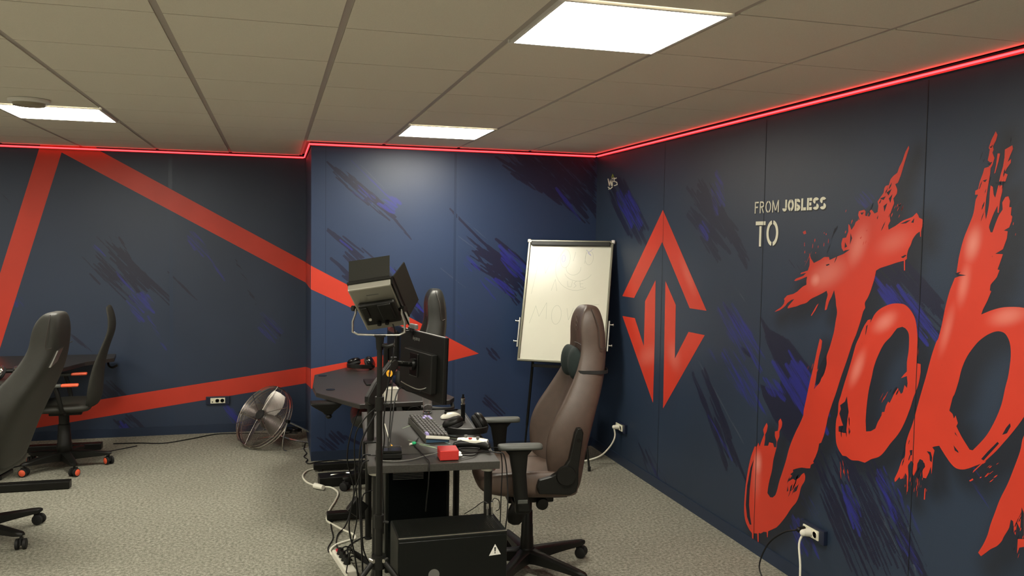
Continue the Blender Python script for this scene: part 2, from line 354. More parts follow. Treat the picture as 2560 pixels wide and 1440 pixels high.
J3 = A_([(665,1290),(675,1230),(668,1180),(665,1140),(655,1080),(640,1120),(620,1160),(605,1210),(592,1215),(600,1160),(612,1110),(605,1085),(580,1100),(540,1120),(500,1140),(470,1165),(430,1178),(400,1190),(345,1203),(347,1190),(378,1154),(390,1140),(370,1146),(345,1165),(325,1190),(290,1215),(258,1226),(270,1215),(300,1195),(320,1170),(325,1150),(320,1140),(340,1118),(385,1105),(410,1090),(425,1075),(450,1055),(470,1045),(470,1020),(475,990),(440,1005),(400,1020),(388,1018),(400,1005),(450,985),(470,965),(430,975),(435,965),(480,950),(490,920),(492,880),(488,830),(500,870),(520,900),(560,880),(590,860),(620,860),(625,880),(680,855),(720,838),(760,810),(730,815),(718,822),(705,800),(703,770),(712,735),(735,730),(750,690),(750,640),(760,650),(770,680),(790,650),(800,625),(825,610),(815,580),(820,555),(855,545),(865,555),(862,585),(890,590),(900,570),(890,550),(905,545),(925,570),(945,560),(950,520),(945,490),(965,460),(985,430),(990,400),(1000,385),(1020,380),(1030,345),(1055,315),(1075,300),(1090,260),(1110,220),(1130,160)])
LJ = J1+J2+J3
LO = A_([(1040,1172),(1090,1170),(1130,1180),(1165,1215),(1190,1260),(1203,1310),(1210,1380)])+B_([(1212,107),(1215,160),(1205,235),(1232,240),(1232,290),(1215,380),(1185,460),(1160,540),(1120,640),(1080,710),(1030,770),(985,830),(950,860),(900,875),(860,898),(820,885),(770,880),(735,855),(710,850),(690,820),(670,770),(665,700),(668,620),(680,570),(685,500),(700,450),(720,380),(745,300),(775,200),(800,110)])+A_([(822,1395),(840,1350),(860,1310),(880,1280),(900,1275),(895,1300),(920,1250),(950,1215),(990,1190)])
LOH = B_([(1060,20),(1030,60),(985,110),(945,190),(920,260),(905,330),(885,420),(872,520),(865,620),(868,690),(900,688),(930,670),(945,630),(960,600),(975,560),(990,560),(1000,520),(1015,490),(1025,500),(1040,470),(1060,430),(1080,400),(1100,440),(1112,430),(1125,380),(1140,400),(1145,370),(1140,320),(1100,335),(1120,310),(1140,290),(1140,230),(1152,150),(1155,60),(1145,20)])+A_([(1130,1335),(1110,1325),(1075,1335)])
LB = C_([(693,72),(705,95),(695,130),(675,170),(680,190),(672,210),(685,245),(672,290),(660,310),(658,340),(650,390),(640,450),(630,520),(625,590),(630,640),(640,600),(650,540),(655,470),(660,420),(675,430),(680,480),(690,500),(700,460),(710,420),(738,420),(735,460),(725,500),(720,530),(712,598),(705,595),(705,550),(685,590),(665,640),(650,690),(660,722),(672,722),(690,670),(715,610),(738,575),(735,530),(755,495),(775,490),(785,520),(780,560),(795,560),(790,610),(800,620),(795,650),(780,690),(745,710),(770,715),(765,760),(740,830),(690,860),(740,862),(720,920),(705,960),(718,965),(700,1010),(660,1060),(655,1095),(665,1100),(640,1160),(610,1220),(600,1250),(660,1225),(750,1203),(874,1207),(960,1250),(1010,1330),(1020,1400)])+D_([(1020,50),(1005,200),(960,360),(874,520),(800,620),(740,690),(690,745),(630,800),(545,880),(550,865),(600,820),(560,835),(520,850),(480,858),(440,850),(410,825),(380,785),(345,730),(330,705),(300,710),(285,715),(300,735),(290,780),(285,850),(280,890),(276,840),(262,880),(245,915),(225,910),(222,870),(235,830),(225,800),(205,790),(190,820),(185,860),(165,900),(158,880),(165,820),(150,800),(130,830),(132,900),(126,1000),(122,1000),(122,900),(112,880),(95,915),(80,920),(75,905),(55,930),(45,938),(42,920),(65,870),(90,800),(110,770),(115,700),(130,640),(160,560),(185,470),(210,380),(245,260),(280,130),(310,40)])+C_([(325,1400),(350,1300),(370,1200),(400,1090),(430,1015),(470,1000),(440,992),(455,890),(485,770),(520,680),(550,600),(565,510),(580,480),(560,480),(562,455),(580,445),(590,400),(612,340),(620,310),(650,300),(655,270),(642,260),(650,220),(655,190),(648,180),(665,130),(685,90)])
LBH = C_([(700,1358),(650,1375),(600,1408)])+D_([(560,60),(510,130),(475,210),(455,290),(430,370),(415,400),(395,480),(415,500),(425,530),(435,510),(450,560),(440,580),(470,640),(500,690),(525,730),(545,735),(590,690),(640,630),(690,540),(730,440),(755,330),(775,250),(790,130),(785,50),(765,0),(740,-24)])
LB2 = C_([(752,190),(800,162),(805,185),(785,230),(770,270),(792,250),(790,275),(765,310),(750,340),(770,350),(755,395),(715,395),(725,350),(740,300),(750,240)])
LB3 = C_([(705,215),(722,215),(710,270),(690,340),(683,345),(695,290)])
LP = D_([(874,640),(850,740),(810,850),(770,950),(720,1050),(690,1130),(660,1210),(640,1280),(610,1345),(580,1392),(598,1415),(620,1400),(660,1370),(700,1350),(730,1320),(745,1290),(780,1230),(790,1180),(805,1190),(810,1260),(820,1280),(830,1200),(850,1240),(860,1100),(874,1140),(874,1305),(835,1305),(830,1400),(845,1360),(874,1355),(960,1350),(1000,900),(1030,560),(950,520)])
halo = lambda poly: [WR.ab(*p) for p in poly]
strR = [(1540,470,1600,590,46,0,1),(1560,490,1590,560,30,1,.8),(1735,470,1800,560,30,0,1),(1760,455,1855,640,22,0,.95),(1750,520,1830,610,60,0,1),(1745,560,1800,640,24,0,.8),(1790,440,1800,520,26,1,.7),(1750,560,1770,590,18,1,.7),
 (1815,780,1890,900,44,1,.62),(1800,880,1900,1010,40,1,.55),(1855,870,1875,890,10,0,1),(1810,760,1850,820,8,0,.9),
 (1965,905,2050,1040,56,1,1),(1915,950,1955,990,24,1,.8),(2020,960,2070,1060,26,1,.9),
 (1732,935,1790,1080,14,0,1),(1755,930,1850,1170,16,0,.95),(1775,1020,1830,1180,26,0,.85),(1770,1040,1830,1150,10,1,.7),(1745,900,1860,1110,5,3,.8),
 (2060,1120,2200,1460,90,0,1),(2150,1120,2290,1440,60,0,.9),(2115,1200,2150,1330,28,1,.85),(2210,1180,2240,1300,46,1,.75),(2170,1225,2240,1370,14,3,1),(2205,1200,2225,1240,10,3,.9),(2270,1320,2290,1440,10,3,.8),
 (2150,640,2330,800,60,0,.95),(2230,640,2370,800,36,0,.9),(2185,690,2260,790,26,1,.85),(2240,720,2330,850,34,1,.8),(2150,480,2180,520,30,1,.5),(2270,770,2300,840,30,1,.7),(1990,1300,2030,1400,34,1,.75),(2000,1230,2060,1300,24,1,.4),
 (2420,1180,2480,1300,34,1,.35),(2250,1290,2300,1420,50,1,.45),(1970,640,2010,680,30,0,.3),(1610,1120,1660,1230,30,0,.5),(1630,1160,1660,1200,16,1,.4),(1840,720,1960,900,5,3,.7),(2010,1230,2050,1400,8,3,.5)]
leaf = [((1900,790),(1925,825),(1972,850),(1995,880),(2030,925),(2022,945),(2015,1005),(1998,1062),(1975,1105),(1965,1096),(1934,1045),(1908,990),(1902,962),(1915,968),(1948,980),(1954,935),(1935,900),(1918,860)), ]
As = np.unique(np.concatenate([np.arange(0, 4.62, .0062), np.linspace(4.62, 9.72, 12)])); Bs = np.linspace(0, CEIL, 400)
def smooth_outline(P):
    out = []; n = len(P)
    def turn(i):
        a, b, c = P[i-1], P[i % n], P[(i+1) % n]; u = (b[0]-a[0], b[1]-a[1]); v = (c[0]-b[0], c[1]-b[1])
        return abs(math.atan2(u[0]*v[1]-u[1]*v[0], u[0]*v[0]+u[1]*v[1]))
    for i in range(n):
        out.append(P[i]); j = (i+1) % n; L = math.dist(P[i], P[j])
        if L > 12 and turn(i) < .62 and turn(j) < .62 and math.dist(P[i-1], P[i]) > L*.3 and math.dist(P[j], P[(j+1) % n]) > L*.3:
            a, b, c, d = P[i-1], P[i], P[j], P[(j+1) % n]
            for t in (.25, .5, .75): out.append(tuple(.5*((2*b[q])+(c[q]-a[q])*t+(2*a[q]-5*b[q]+4*c[q]-d[q])*t*t+(3*b[q]-a[q]-3*c[q]+d[q])*t**3) for q in (0, 1)))
    return out
LJ, LO, LOH, LB, LBH, LP = map(smooth_outline, (LJ, LO, LOH, LB, LBH, LP))
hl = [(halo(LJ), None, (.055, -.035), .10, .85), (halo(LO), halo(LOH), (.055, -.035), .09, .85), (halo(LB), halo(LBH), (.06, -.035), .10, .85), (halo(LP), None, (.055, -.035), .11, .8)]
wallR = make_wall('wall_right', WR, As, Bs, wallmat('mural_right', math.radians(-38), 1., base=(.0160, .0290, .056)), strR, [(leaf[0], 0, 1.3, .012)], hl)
As = np.linspace(0, XR-XC, 420); Bs = np.linspace(0, CEIL, 440)
strM = [(818,405,866,455,10,0,.95),(840,430,885,465,22,0,.9),(865,450,930,505,26,0,1),(915,490,1000,560,18,0,1),(975,535,1028,598,8,0,1),(850,420,890,450,10,0,.7),(900,462,985,530,10,0,.8),
 (878,402,990,510,8,1,.9),(900,410,960,470,6,3,.9),(955,500,1000,525,28,1,.95),(885,470,930,500,18,1,.6),
 (832,580,925,655,16,0,1.2),(850,600,880,625,8,1,1.2),(860,628,905,672,20,0,1.2),(828,646,885,700,14,0,1.2),(858,690,890,710,14,0,1.1),(905,620,950,660,6,0,1),(915,660,960,690,18,1,.7),
 (985,690,1055,795,26,0,1),(970,665,1040,740,12,1,.8),(1000,720,1060,780,14,1,.9),(1040,770,1075,810,16,0,1),(1070,740,1140,720,3,3,.0),
 (1125,522,1300,700,9,0,1.1),(1185,600,1310,700,22,0,1),(1200,640,1300,700,50,0,1.1),(1240,650,1310,745,56,0,1),(1190,628,1260,665,12,0,1.1),(1240,598,1315,660,14,0,1),(1185,628,1210,660,8,0,.9),(1220,690,1285,735,16,1,.9),(1250,620,1310,690,30,1,.8),(1260,720,1300,755,8,0,1),
 (1170,650,1190,680,26,1,.5),(1200,700,1240,750,5,1,.9),(1150,540,1220,600,4,3,.8),(1145,590,1200,630,4,3,.8),(1100,670,1165,720,4,3,.8),(1120,760,1180,850,22,1,.4),
 (1260,385,1400,470,60,0,.95),(1320,375,1480,520,80,0,.9),(1390,470,1450,550,14,1,.8),(1400,440,1480,550,24,0,.9),(1300,400,1420,500,40,0,1),(1220,872,1242,898,16,0,1.1),(1215,1000,1262,1045,18,0,.8),(1225,1000,1262,1040,26,1,.4),
 (830,1080,860,1110,20,0,.9),(860,1090,900,1110,14,0,.8),(800,1100,840,1130,22,0,.7),(1300,800,1350,900,30,1,.2)]
wallM = make_wall('wall_middle', WM, As, Bs, wallmat('mural_middle', math.radians(-43), 2., base=(.0175, .0370, .092), rough=.42, dark=(.006, .0075, .034)), strM, [([(1240,375),(1300,378),(1490,386),(1490,530),(1440,500),(1380,470),(1330,440)], 0, .7, .03)], ())
As = np.unique(np.concatenate([np.linspace(XL, -2.3, 8), np.linspace(-2.3, XC, 300)])); Bs = np.linspace(0, CEIL, 290)
strB = [(228,640,330,740,30,0,.8),(250,600,400,740,30,0,.85),(290,600,350,720,22,0,.7),(300,650,360,730,40,0,.8),(225,685,250,710,8,0,.8),(235,615,262,640,14,1,.6),(290,680,340,740,12,1,.6),(340,740,370,790,46,1,.75),(370,790,415,875,14,1,.6),
 (472,572,510,640,24,1,.7),(520,640,562,702,8,1,.75),(420,680,492,750,8,0,.7),(590,650,640,760,14,0,.35),(650,800,705,850,34,1,.6),(660,795,700,840,14,0,.6),
 (245,955,310,1010,44,0,.9),(300,1040,360,1095,36,0,.8),(305,1060,330,1100,16,1,.8),(568,1012,602,1070,18,1,.8),(170,830,230,880,10,0,.6),(640,850,680,880,10,0,.5),(35,740,50,770,20,1,.6),(480,470,510,510,6,3,.5),(0,480,40,520,14,0,.4)]
wallB = make_wall('wall_back', WB, As, Bs, wallmat('mural_back', math.radians(-48), 3., base=(.0150, .0285, .062)), strB)
wallS = make_wall('wall_return', Wall('x', XC, -1, YB), np.linspace(0, YB-YM-.121, 10), np.linspace(0, CEIL, 10), wallmat('mural_return', .8, 4.))
wallB.name = 'wall_back'
# return wall solid goes towards +x (inside the block) - thin, so keep it
RED = redmat('red_mural_paint', speck=.15)
REDL = redmat('red_lettering_paint', [(2035,702,2045,696,26,1.0),(2030,705,2110,665,48,.55),(2130,650,2160,580,42,.6),(2200,620,2270,590,40,.35),(1896,1140,1893,1180,26,.95),(1893,1150,1890,1240,30,.35),(2190,820,2235,790,30,.75),(2128,960,2160,880,26,.7),(2425,640,2440,580,34,.9),(2400,760,2420,660,26,.6),(2350,890,2385,760,22,.45),(2480,800,2560,780,34,.7)], WR)
NICK = mat('navy_undercoat', (.0068, .009, .020), .5)
for nm, lp, lb in (('painted_letter', [LJ], 'large brushed red letter J'), ('painted_letter', [LO, LOH], 'large brushed red letter o'), ('painted_letter', [LB, LBH], 'large brushed red letter b'), ('painted_letter', [LP], 'lower stem of a red letter at the photo edge')):
    o = paint(nm, WR, lp, REDL, wallR, label=lb)
    if 'letter b' in lb:
        for q in (LB2, LB3): paint('brush_dash', WR, [q], REDL, o)
# streaks and gaps in the brushwork
def sliver(p, q, wd, M, par, lift):
    x1, y1 = p; x2, y2 = q; dx, dy = x2-x1, y2-y1; L = math.hypot(dx, dy); nx, ny = -dy/L*wd/2, dx/L*wd/2; n = 6; a = []; b = []
    for i in range(n+1):
        t = i/n; k = math.sin(PI*min(max(t*.9+.05, 0), 1))*random.uniform(.55, 1.1); a.append((x1+dx*t+nx*k, y1+dy*t+ny*k)); b.append((x1+dx*t-nx*k, y1+dy*t-ny*k))
    return a+b[::-1]
def group_paint(name, wl, polys, M, par, lift, label=None):
    vs = []; fs = []; uvs = []
    for lp in polys:
        ab = [wl.ab(*p) for p in lp]; o = len(vs); tri = tessellate_polygon([[Vector((a, b, 0)) for a, b in ab]])
        vs += [tuple(wl.pt(a, b, lift)) for a, b in ab]; uvs += ab; fs += [tuple(i+o for i in t) for t in tri]
    me = bpy.data.meshes.new(name); me.from_pydata(vs, [], fs); me.materials.append(M); uv = me.uv_layers.new(name='UVMap')
    for lp in me.loops: uv.data[lp.index].uv = uvs[lp.vertex_index]
    ob = bpy.data.objects.new(name, me); COL.objects.link(ob); ob.parent = par
    if label: ob['label'] = label
    return ob
gaps = [B_([(120,875),(105,960),(92,1080),(88,1180),(95,1260),(104,1312),(92,1310),(75,1260),(66,1180),(75,1050),(98,930)]),
 B_([(740,455),(745,500),(752,560),(745,600),(740,650),(735,700),(720,700),(685,690),(685,655),(715,650),(705,620),(690,570),(700,540),(695,515),(715,500),(728,490)]),
 B_([(560,250),(600,175),(605,235),(585,300),(560,345),(530,385),(545,300)]),
 B_([(420,1040),(405,1085),(385,1098),(395,1065)]), B_([(378,1040),(370,1085),(358,1090),(365,1055)]), B_([(345,1050),(350,1085),(340,1092)]),
 A_([(600,912),(622,905),(625,912),(605,920)]), A_([(1095,640),(1140,618),(1168,612),(1135,635)]), A_([(1168,630),(1190,600),(1185,632)]), A_([(1100,860),(1130,845),(1138,850),(1115,868)]),
 C_([(560,1000),(440,985),(470,978),(520,996)]) if False else C_([(432,985),(470,975),(455,990),(505,998),(450,1005)]),
 D_([(430,615),(445,640),(450,648),(432,630)]), D_([(422,702),(452,740),(455,752),(430,735)]), D_([(735,635),(760,590),(785,560),(790,580),(765,625)]), D_([(600,790),(640,745),(705,680),(715,690),(660,750),(615,800)]), D_([(250,740),(275,745),(285,780),(282,812),(270,800),(268,765)]), D_([(140,735),(158,732),(155,765),(146,768)]), D_([(195,810),(235,815),(240,840),(215,870),(195,920),(180,900)]),
 C_([(655,170),(672,172),(660,180)]), C_([(640,280),(672,268),(655,295)]), C_([(690,400),(760,400),(735,410),(695,410)]), C_([(610,390),(640,380),(625,400)]),
 A_([(960,470),(1000,455),(985,480)]), A_([(1005,430),(1040,405),(1018,450)]), A_([(985,520),(1010,500),(990,560)]), A_([(1020,470),(1045,440),(1030,500)]), A_([(940,600),(950,580),(945,610)]), A_([(765,700),(775,735),(760,780)]), A_([(728,760),(742,790),(725,800)]), A_([(830,565),(855,562),(840,580)]), A_([(880,1310),(868,1370),(862,1385),(870,1320)])]
for a in range(60):
    L, k = random.choice([((2440,360,2500,540), (-.35, 1)), ((2250,1090,2320,1190), (-.3, 1)), ((2075,560,2110,640), (-.4, 1)), ((2200,950,2250,1060), (-.5, 1)), ((2100,990,2125,1080), (.05, 1)), ((1970,1180,2010,1230), (-.4, 1)), ((2475,330,2530,560), (-.2, 1)), ((2535,1270,2560,1370), (-.4, 1)), ((2180,440,2240,570), (-.45, 1))])
    x, y = random.uniform(L[0], L[2]), random.uniform(L[1], L[3]); l = random.uniform(8, 26); gaps.append(sliver((x, y), (x+k[0]*l, y+k[1]*l), random.uniform(1.5, 4), None, None, 0))
group_paint('brush_gap', WR, gaps, NICK, wallR, .004, 'dark navy gaps in the red brushwork')
spray = []
for a in range(110):
    (x0, y0, x1, y1), k, l, wd = random.choice([((2010,580,2080,660), (-.1, 1), (3, 14), 3), ((2195,950,2245,1060), (-.5, 1), (10, 30), 2.5), ((2100,1140,2120,1190), (.15, 1), (10, 26), 2), ((2255,1170,2325,1230), (-.1, 1), (6, 20), 2), ((2440,1150,2500,1200), (-.8, .6), (5, 14), 3.5), ((2230,500,2260,540), (-.4, 1), (4, 14), 2.5), ((2110,520,2180,610), (-.3, 1), (4, 12), 3), ((2500,400,2545,600), (-.2, 1), (4, 18), 2.5), ((2540,1180,2560,1400), (-.3, 1), (8, 20), 3), ((2020,900,2060,960), (-.4, 1), (6, 16), 2)])
    x, y = random.uniform(x0, x1), random.uniform(y0, y1); l = random.uniform(*l); spray.append(sliver((x, y), (x+k[0]*l, y+k[1]*l), wd*random.uniform(.35, 1.0), None, None, 0))
spray += [sliver((2012,665), (2030,628), 1, None, None, 0), A_([(500,1250),(540,1180),(552,1170),(530,1215),(505,1252)]), [(2007,462+118),(2014,576),(2016,584),(2010,586)], D_([(522,930),(545,915),(550,925),(530,935)]), D_([(236,980),(243,978),(238,1052),(231,1050)]), D_([(190,900),(196,900),(192,960),(188,960)])]
group_paint('paint_splatter', WR, spray, RED, wallR, .003, 'small red spatter marks and drips')
# emblem
E_ = lambda pts: cr(1480, 400, .4585, pts)
EM = redmat('emblem_red_paint', [(1560,700,1600,560,30,.35),(1640,880,1600,900,40,.3),(1700,640,1740,740,26,.3),(1680,880,1690,900,46,.35)], WR, speck=0.)
for lp in ([(387,272),(625,822),(533,808),(383,447),(230,752),(166,742)], [(166,850),(234,862),(283,1015),(290,770),(347,655),(342,1000),(333,1325)], [(401,660),(457,790),(452,1083),(527,937),(615,955),(388,1355)]):
    paint('emblem_shape', WR, [E_(lp)], EM, wallR, label='red angular bar of the diamond emblem')
# triangle stripes over three walls
paint('painted_stripe', WB, [[(104,352),(230,352),(244,374),(771,659),(771,710),(154,381),(0,871),(-100,1190),(-180,1445),(-180,1260),(-100,1004),(0,684)]], RED, wallB)
paint('painted_stripe', WB, [[(771,916),(771,957),(162,1058),(-20,1088),(-160,1112),(-160,1066),(-20,1043),(238,1001)]], RED, wallB)
WS2 = Wall('x', XC, -1, YB)
paint('painted_stripe', WS2, [[(764,656),(776,663),(776,722),(764,706)]], RED, wallS, lift=.0025)
paint('painted_stripe', WS2, [[(764,917),(776,921),(776,969),(764,957)]], RED, wallS, lift=.0025)
paint('painted_triangle', WM, [[(777,664),(1197,884),(1119,904),(777,972),(777,922),(1085,864),(777,723)]], RED, wallM)
# slogan, built from stencil strokes
def glyph_polys(ch, x0, y0, wd, ht, t):
    """list of polygons in flat units for one stencil letter"""
    P = []; r = lambda a, b, c, d: P.append([(x0+a*wd, y0+b*ht), (x0+c*wd, y0+b*ht), (x0+c*wd, y0+d*ht), (x0+a*wd, y0+d*ht)])
    tw, th = t/wd, t/ht; g = .10
    def arc(cx, cy_, rx, ry, a0, a1, n=12):
        o = []; i_ = []
        for k in range(n+1):
            a = math.radians(a0+(a1-a0)*k/n); o.append((x0+(cx+rx*math.cos(a))*wd, y0+(cy_+ry*math.sin(a))*ht)); i_.append((x0+(cx+(rx-tw)*math.cos(a))*wd, y0+(cy_+(ry-th)*math.sin(a))*ht))
        P.append(o+i_[::-1])
    def quad(a, b, c, d, k=1.): 
        P.append([(x0+a*wd, y0+b*ht), (x0+(a+tw*k)*wd, y0+b*ht), (x0+(c+tw*k)*wd, y0+d*ht), (x0+c*wd, y0+d*ht)])
    if ch == 'F': r(0, 0, tw, 1); r(tw+.06, 1-th, 1, 1); r(tw+.06, .46, .8, .46+th)
    if ch == 'R': r(0, 0, tw, 1); arc(.45, .73, .5, .27, -90, 90); r(tw+.03, 1-th, .45, 1); r(tw+.03, .46, .45, .46+th); quad(.78, 0, .38, .44)
    if ch == 'O': arc(.5, .5, .5, .5, 98, 262, 20); arc(.5, .5, .5, .5, -82, 82, 20)
    if ch == 'M': r(0, 0, tw, 1); r(1-tw, 0, 1, 1); quad(.5-tw/2, .1, tw*.2, 1); quad(.5-tw/2, .1, 1-tw*1.2, 1)
    if ch == 'J': r(1-tw, .3, 1, 1); arc(.5, .27, .5, .27, 180, 358, 14)
    if ch == 'B': r(0, 0, tw, 1); arc(.5, .75, .45, .25, -90, 90); arc(.5, .26, .5, .26, -90, 90); r(tw+.06, 1-th, .5, 1); r(tw+.06, 0, .5, th); r(tw+.06, .5-th/2, .5, .5+th/2)
    if ch == 'L': r(0, 0, tw, 1); r(tw+.06, 0, 1, th)
    if ch == 'E': r(0, 0, tw, 1); r(tw+.08, 0, 1, th); r(tw+.08, 1-th, 1, 1); r(tw+.08, .5-th/2, .88, .5+th/2)
    if ch == 'S': arc(.5, .74, .5, .26, 20, 255, 14); arc(.5, .26, .5, .26, -160, 75, 14)
    if ch == 'T': r(0, 1-th, 1, 1); r(.5-tw/2, 0, .5+tw/2, 1-th-.04)
    return P
SLOG = mat('slogan_cream_paint', (.84, .82, .66), .5)
SHAD = mat('slogan_dark_backing_paint', (.008, .009, .012), .5)
def word(txt, bl, br, tl, wds, thick, par, gap=.22, label=''):
    """bl, br baseline pixels, tl top-left pixel"""
    a0, b0 = WR.ab(*bl); a1, b1 = WR.ab(*br); ht = WR.ab(*tl)[1]-b0
    tot = sum(wds)+gap*(len(txt)-1); k = (a1-a0)/tot; x = a0; sl = (b1-b0)/(a1-a0)
    for ch, wd in zip(txt, wds):
        pol = glyph_polys(ch, 0, 0, wd*k, ht, thick*ht)
        for sh, mt, lf, nm in ((.007, SHAD, .0022, 'lettering_backing'), (0, SLOG, .0035, 'slogan_letter')):
            vs = []; fs = []
            for lp in pol:
                o = len(vs); lp2 = [(x+p[0]+sh, b0+sl*(x-a0)+p[1]-sh) for p in lp]; tri = tessellate_polygon([[Vector((*p, 0)) for p in lp2]])
                vs += [tuple(WR.pt(*p, lf)) for p in lp2]; fs += [tuple(i+o for i in t) for t in tri]
            me = bpy.data.meshes.new(nm); me.from_pydata(vs, [], fs); me.materials.append(mt); ob = bpy.data.objects.new(nm, me); COL.objects.link(ob); ob.parent = par if nm == 'slogan_letter' else last_parent(par)
            if nm == 'slogan_letter': ob['label'] = 'cream stencilled letter '+ch
        x += (wd+gap)*k
def last_parent(p): return p
word('FROM', (1887,534), (1947,530), (1886,505), [.62, .72, .85, 1.0], .13, wallR, .2)
word('JOBLESS', (1956,529), (2065,523), (1955,500), [.72, .95, .85, .72, .72, .86, .86], .25, wallR, .14)
word('TO', (1888,616), (1945,613), (1886,554), [1.0, 1.15], .15, wallR, .12)
# small white tag signature
def wline(wl, pts, wd, lift=.003):
    pr = []
    for (x1, y1), (x2, y2) in zip(pts, pts[1:]):
        dx, dy = x2-x1, y2-y1; L = math.hypot(dx, dy) or 1; nx, ny = -dy/L*wd/2, dx/L*wd/2; e = wd*.3/L
        pr.append([(x1-dx*e+nx, y1-dy*e+ny), (x2+dx*e+nx, y2+dy*e+ny), (x2+dx*e-nx, y2+dy*e-ny), (x1-dx*e-nx, y1-dy*e-ny)])
    return pr
TAG = cr(1480, 400, .4585, [(0, 0)])
g = lambda pts: cr(1480, 400, .4585, pts)
sig = []
for l in ([(88,103),(95,142),(100,108),(106,142),(110,105)], [(112,140),(110,100),(124,98)], [(110,118),(122,116)], [(134,98),(120,104),(122,116),(136,122),(138,134),(122,140)], [(88,148),(100,158),(112,146)], [(96,152),(92,160)]): sig += wline(WR, g(l), 2.1)
group_paint('tag_signature', WR, sig, SLOG, wallR, .003, 'small white scribbled tag')
group_paint('tag_crown', WR, wline(WR, g([(108,97),(113,78),(119,97)]), 2.), mat('tag_green_paint', (.25, .32, .05), .5), wallR, .003)
# panel seams
SEAM = mat('seam_dark', (.004, .005, .008), .6); SEAML = mat('seam_light', (.028, .050, .110), .42)
def seam(wl, a, wd, M, par, b0=0., b1=2.45, name='panel_seam', lf=None): return paint(name, wl, [[(a-wd/2, b0), (a+wd/2, b0), (a+wd/2, b1), (a-wd/2, b1)]], M, par, lift=.0045 if wl is WR else .0012, raw=True)
for px in (1660, 1911): seam(WR, WR.ab(px, 500)[0], .0045, SEAM, wallR)
seam(WR, WR.ab(2310, 500)[0], .004, SEAM, wallR); seam(WR, WR.ab(2310, 500)[0]+1.22, .004, SEAM, wallR)
seam(WM, WM.ab(1144, 600)[0], .010, SEAML, wallM); seam(WM, WM.ab(1137, 600)[0], .02, mat('seam_navy', (.0150, .0315, .078), .45), wallM); seam(WB, WB.ab(427, 600)[0], .03, mat('seam_pale', (.021, .037, .075), .4), wallB)
seam(WM, WM.ab(814, 600)[0], .006, mat('seam_navy_fine', (.0140, .0295, .073), .45), wallM)
# skirting + top rail
SK = mat('skirting_navy', tuple(v*.95 for v in NAVY), .4)
def sbox(name, a, b, M, bevel=0.):
    mb = MB(); c = [(p+q)/2 for p, q in zip(a, b)]; mb.box(c, [abs(q-p) for p, q in zip(a, b)]); o = mb.build(name, M, bevel=bevel); return tag(o, None, None, kind='structure')
sbox('baseboard_right', (XR-.008, YF, 0), (XR-.0005, YM, .075), SK); sbox('baseboard_middle', (XC+.001, YM-.008, 0), (XR-.009, YM-.0005, .075), SK)
sbox('baseboard_back', (XL, YB-.008, 0), (XC-.001, YB-.0005, .075), SK)
# floor, ceiling, unseen walls
carpet = bpy.data.materials.new('carpet'); carpet.use_nodes = True; nt = carpet.node_tree; b = nt.nodes['Principled BSDF']
tc = nt.nodes.new('ShaderNodeTexCoord')
def nz(sc, det=3, r=.6):
    n = nt.nodes.new('ShaderNodeTexNoise'); n.inputs['Scale'].default_value = sc; n.inputs['Detail'].default_value = det; n.inputs['Roughness'].default_value = r; nt.links.new(tc.outputs['Object'], n.inputs['Vector']); return n.outputs['Fac']
f1 = nz(58, 3); f2 = nz(190, 2); f3 = nz(1.1, 2)
s = mth(nt, 'ADD', mth(nt, 'MULTIPLY', f1, .6), mth(nt, 'MULTIPLY', f2, .4))
c = mixc(nt, sstep(nt, s, .36, .66), (.135, .131, .104), (.345, .337, .277))
c = mixc(nt, mth(nt, 'MULTIPLY', sstep(nt, f3, .45, .7), .12), c, (.17, .16, .125))
nt.links.new(c, b.inputs['Base Color']); b.inputs['Roughness'].default_value = .95; b.inputs['Specular IOR Level'].default_value = .15
bp = nt.nodes.new('ShaderNodeBump'); bp.inputs['Strength'].default_value = .8; bp.inputs['Distance'].default_value = .004; nt.links.new(s, bp.inputs['Height']); nt.links.new(bp.outputs[0], b.inputs['Normal'])
sbox('floor', (XL-.2, YF-.2, -.1), (XR+.2, YB+.2, 0), carpet)
PLAIN = mat('plain_navy_wall', NAVY, .5)
GREYW = mat('plain_grey_wall', (.70, .68, .62), .7)
sbox('wall_left', (XL-.12, YF, 0), (XL, YB, CEIL), GREYW); sbox('wall_front', (XL, YF-.12, 0), (XR, YF, CEIL), GREYW)
tile = mat('ceiling_tile', (.78, .735, .63), .92, noise=.05, nscale=350, bump=.25, bscale=500)
grid = mat('ceiling_grid', (.46, .41, .37), .55); void = mat('ceiling_void', (.22, .20, .17), .8)
GX, GY = .2302, 3.061
lights = [(1, -1), (1, 4), (-3, 4), (-3, -1), (1, -6), (-3, -6), (-7, 4), (-7, -1), (-7, -6)]
mb = MB()
mb.box(((XL+XR)/2, (YF+YM)/2, CEIL+.03), (XR-XL, YM-YF, .03)); mb.box(((XL+XC)/2, (YM+YB)/2, CEIL+.03), (XC-XL, YB-YM, .03))
mb.cur = 1
for i in range(-10, 5):
    for j in range(-11, 9):
        x0, x1 = max(GX+.6*i+.013, XL), min(GX+.6*(i+1)-.013, XR); y0, y1 = GY+.6*j+.004, GY+.6*(j+1)-.004
        y0 = max(y0, YF); y1 = min(y1, YB)
        if x1-x0 < .02 or y1-y0 < .02 or (i, j) in lights: continue
        if (x0+x1)/2 > XC:
            y1 = min(y1, YM)
            if y1-y0 < .02: continue
        mb.box(((x0+x1)/2, (y0+y1)/2, CEIL+.008), (x1-x0, y1-y0, .014))
mb.cur = 2
for i in range(-9, 5):
    x = GX+.6*i
    if XL < x < XR: mb.box((x, (YF+(YM if x > XC else YB))/2, CEIL+.009), (.024, (YM if x > XC else YB)-YF, .008))
ceil = mb.build('ceiling', [void, tile, grid]); tag(ceil, None, None, kind='structure')
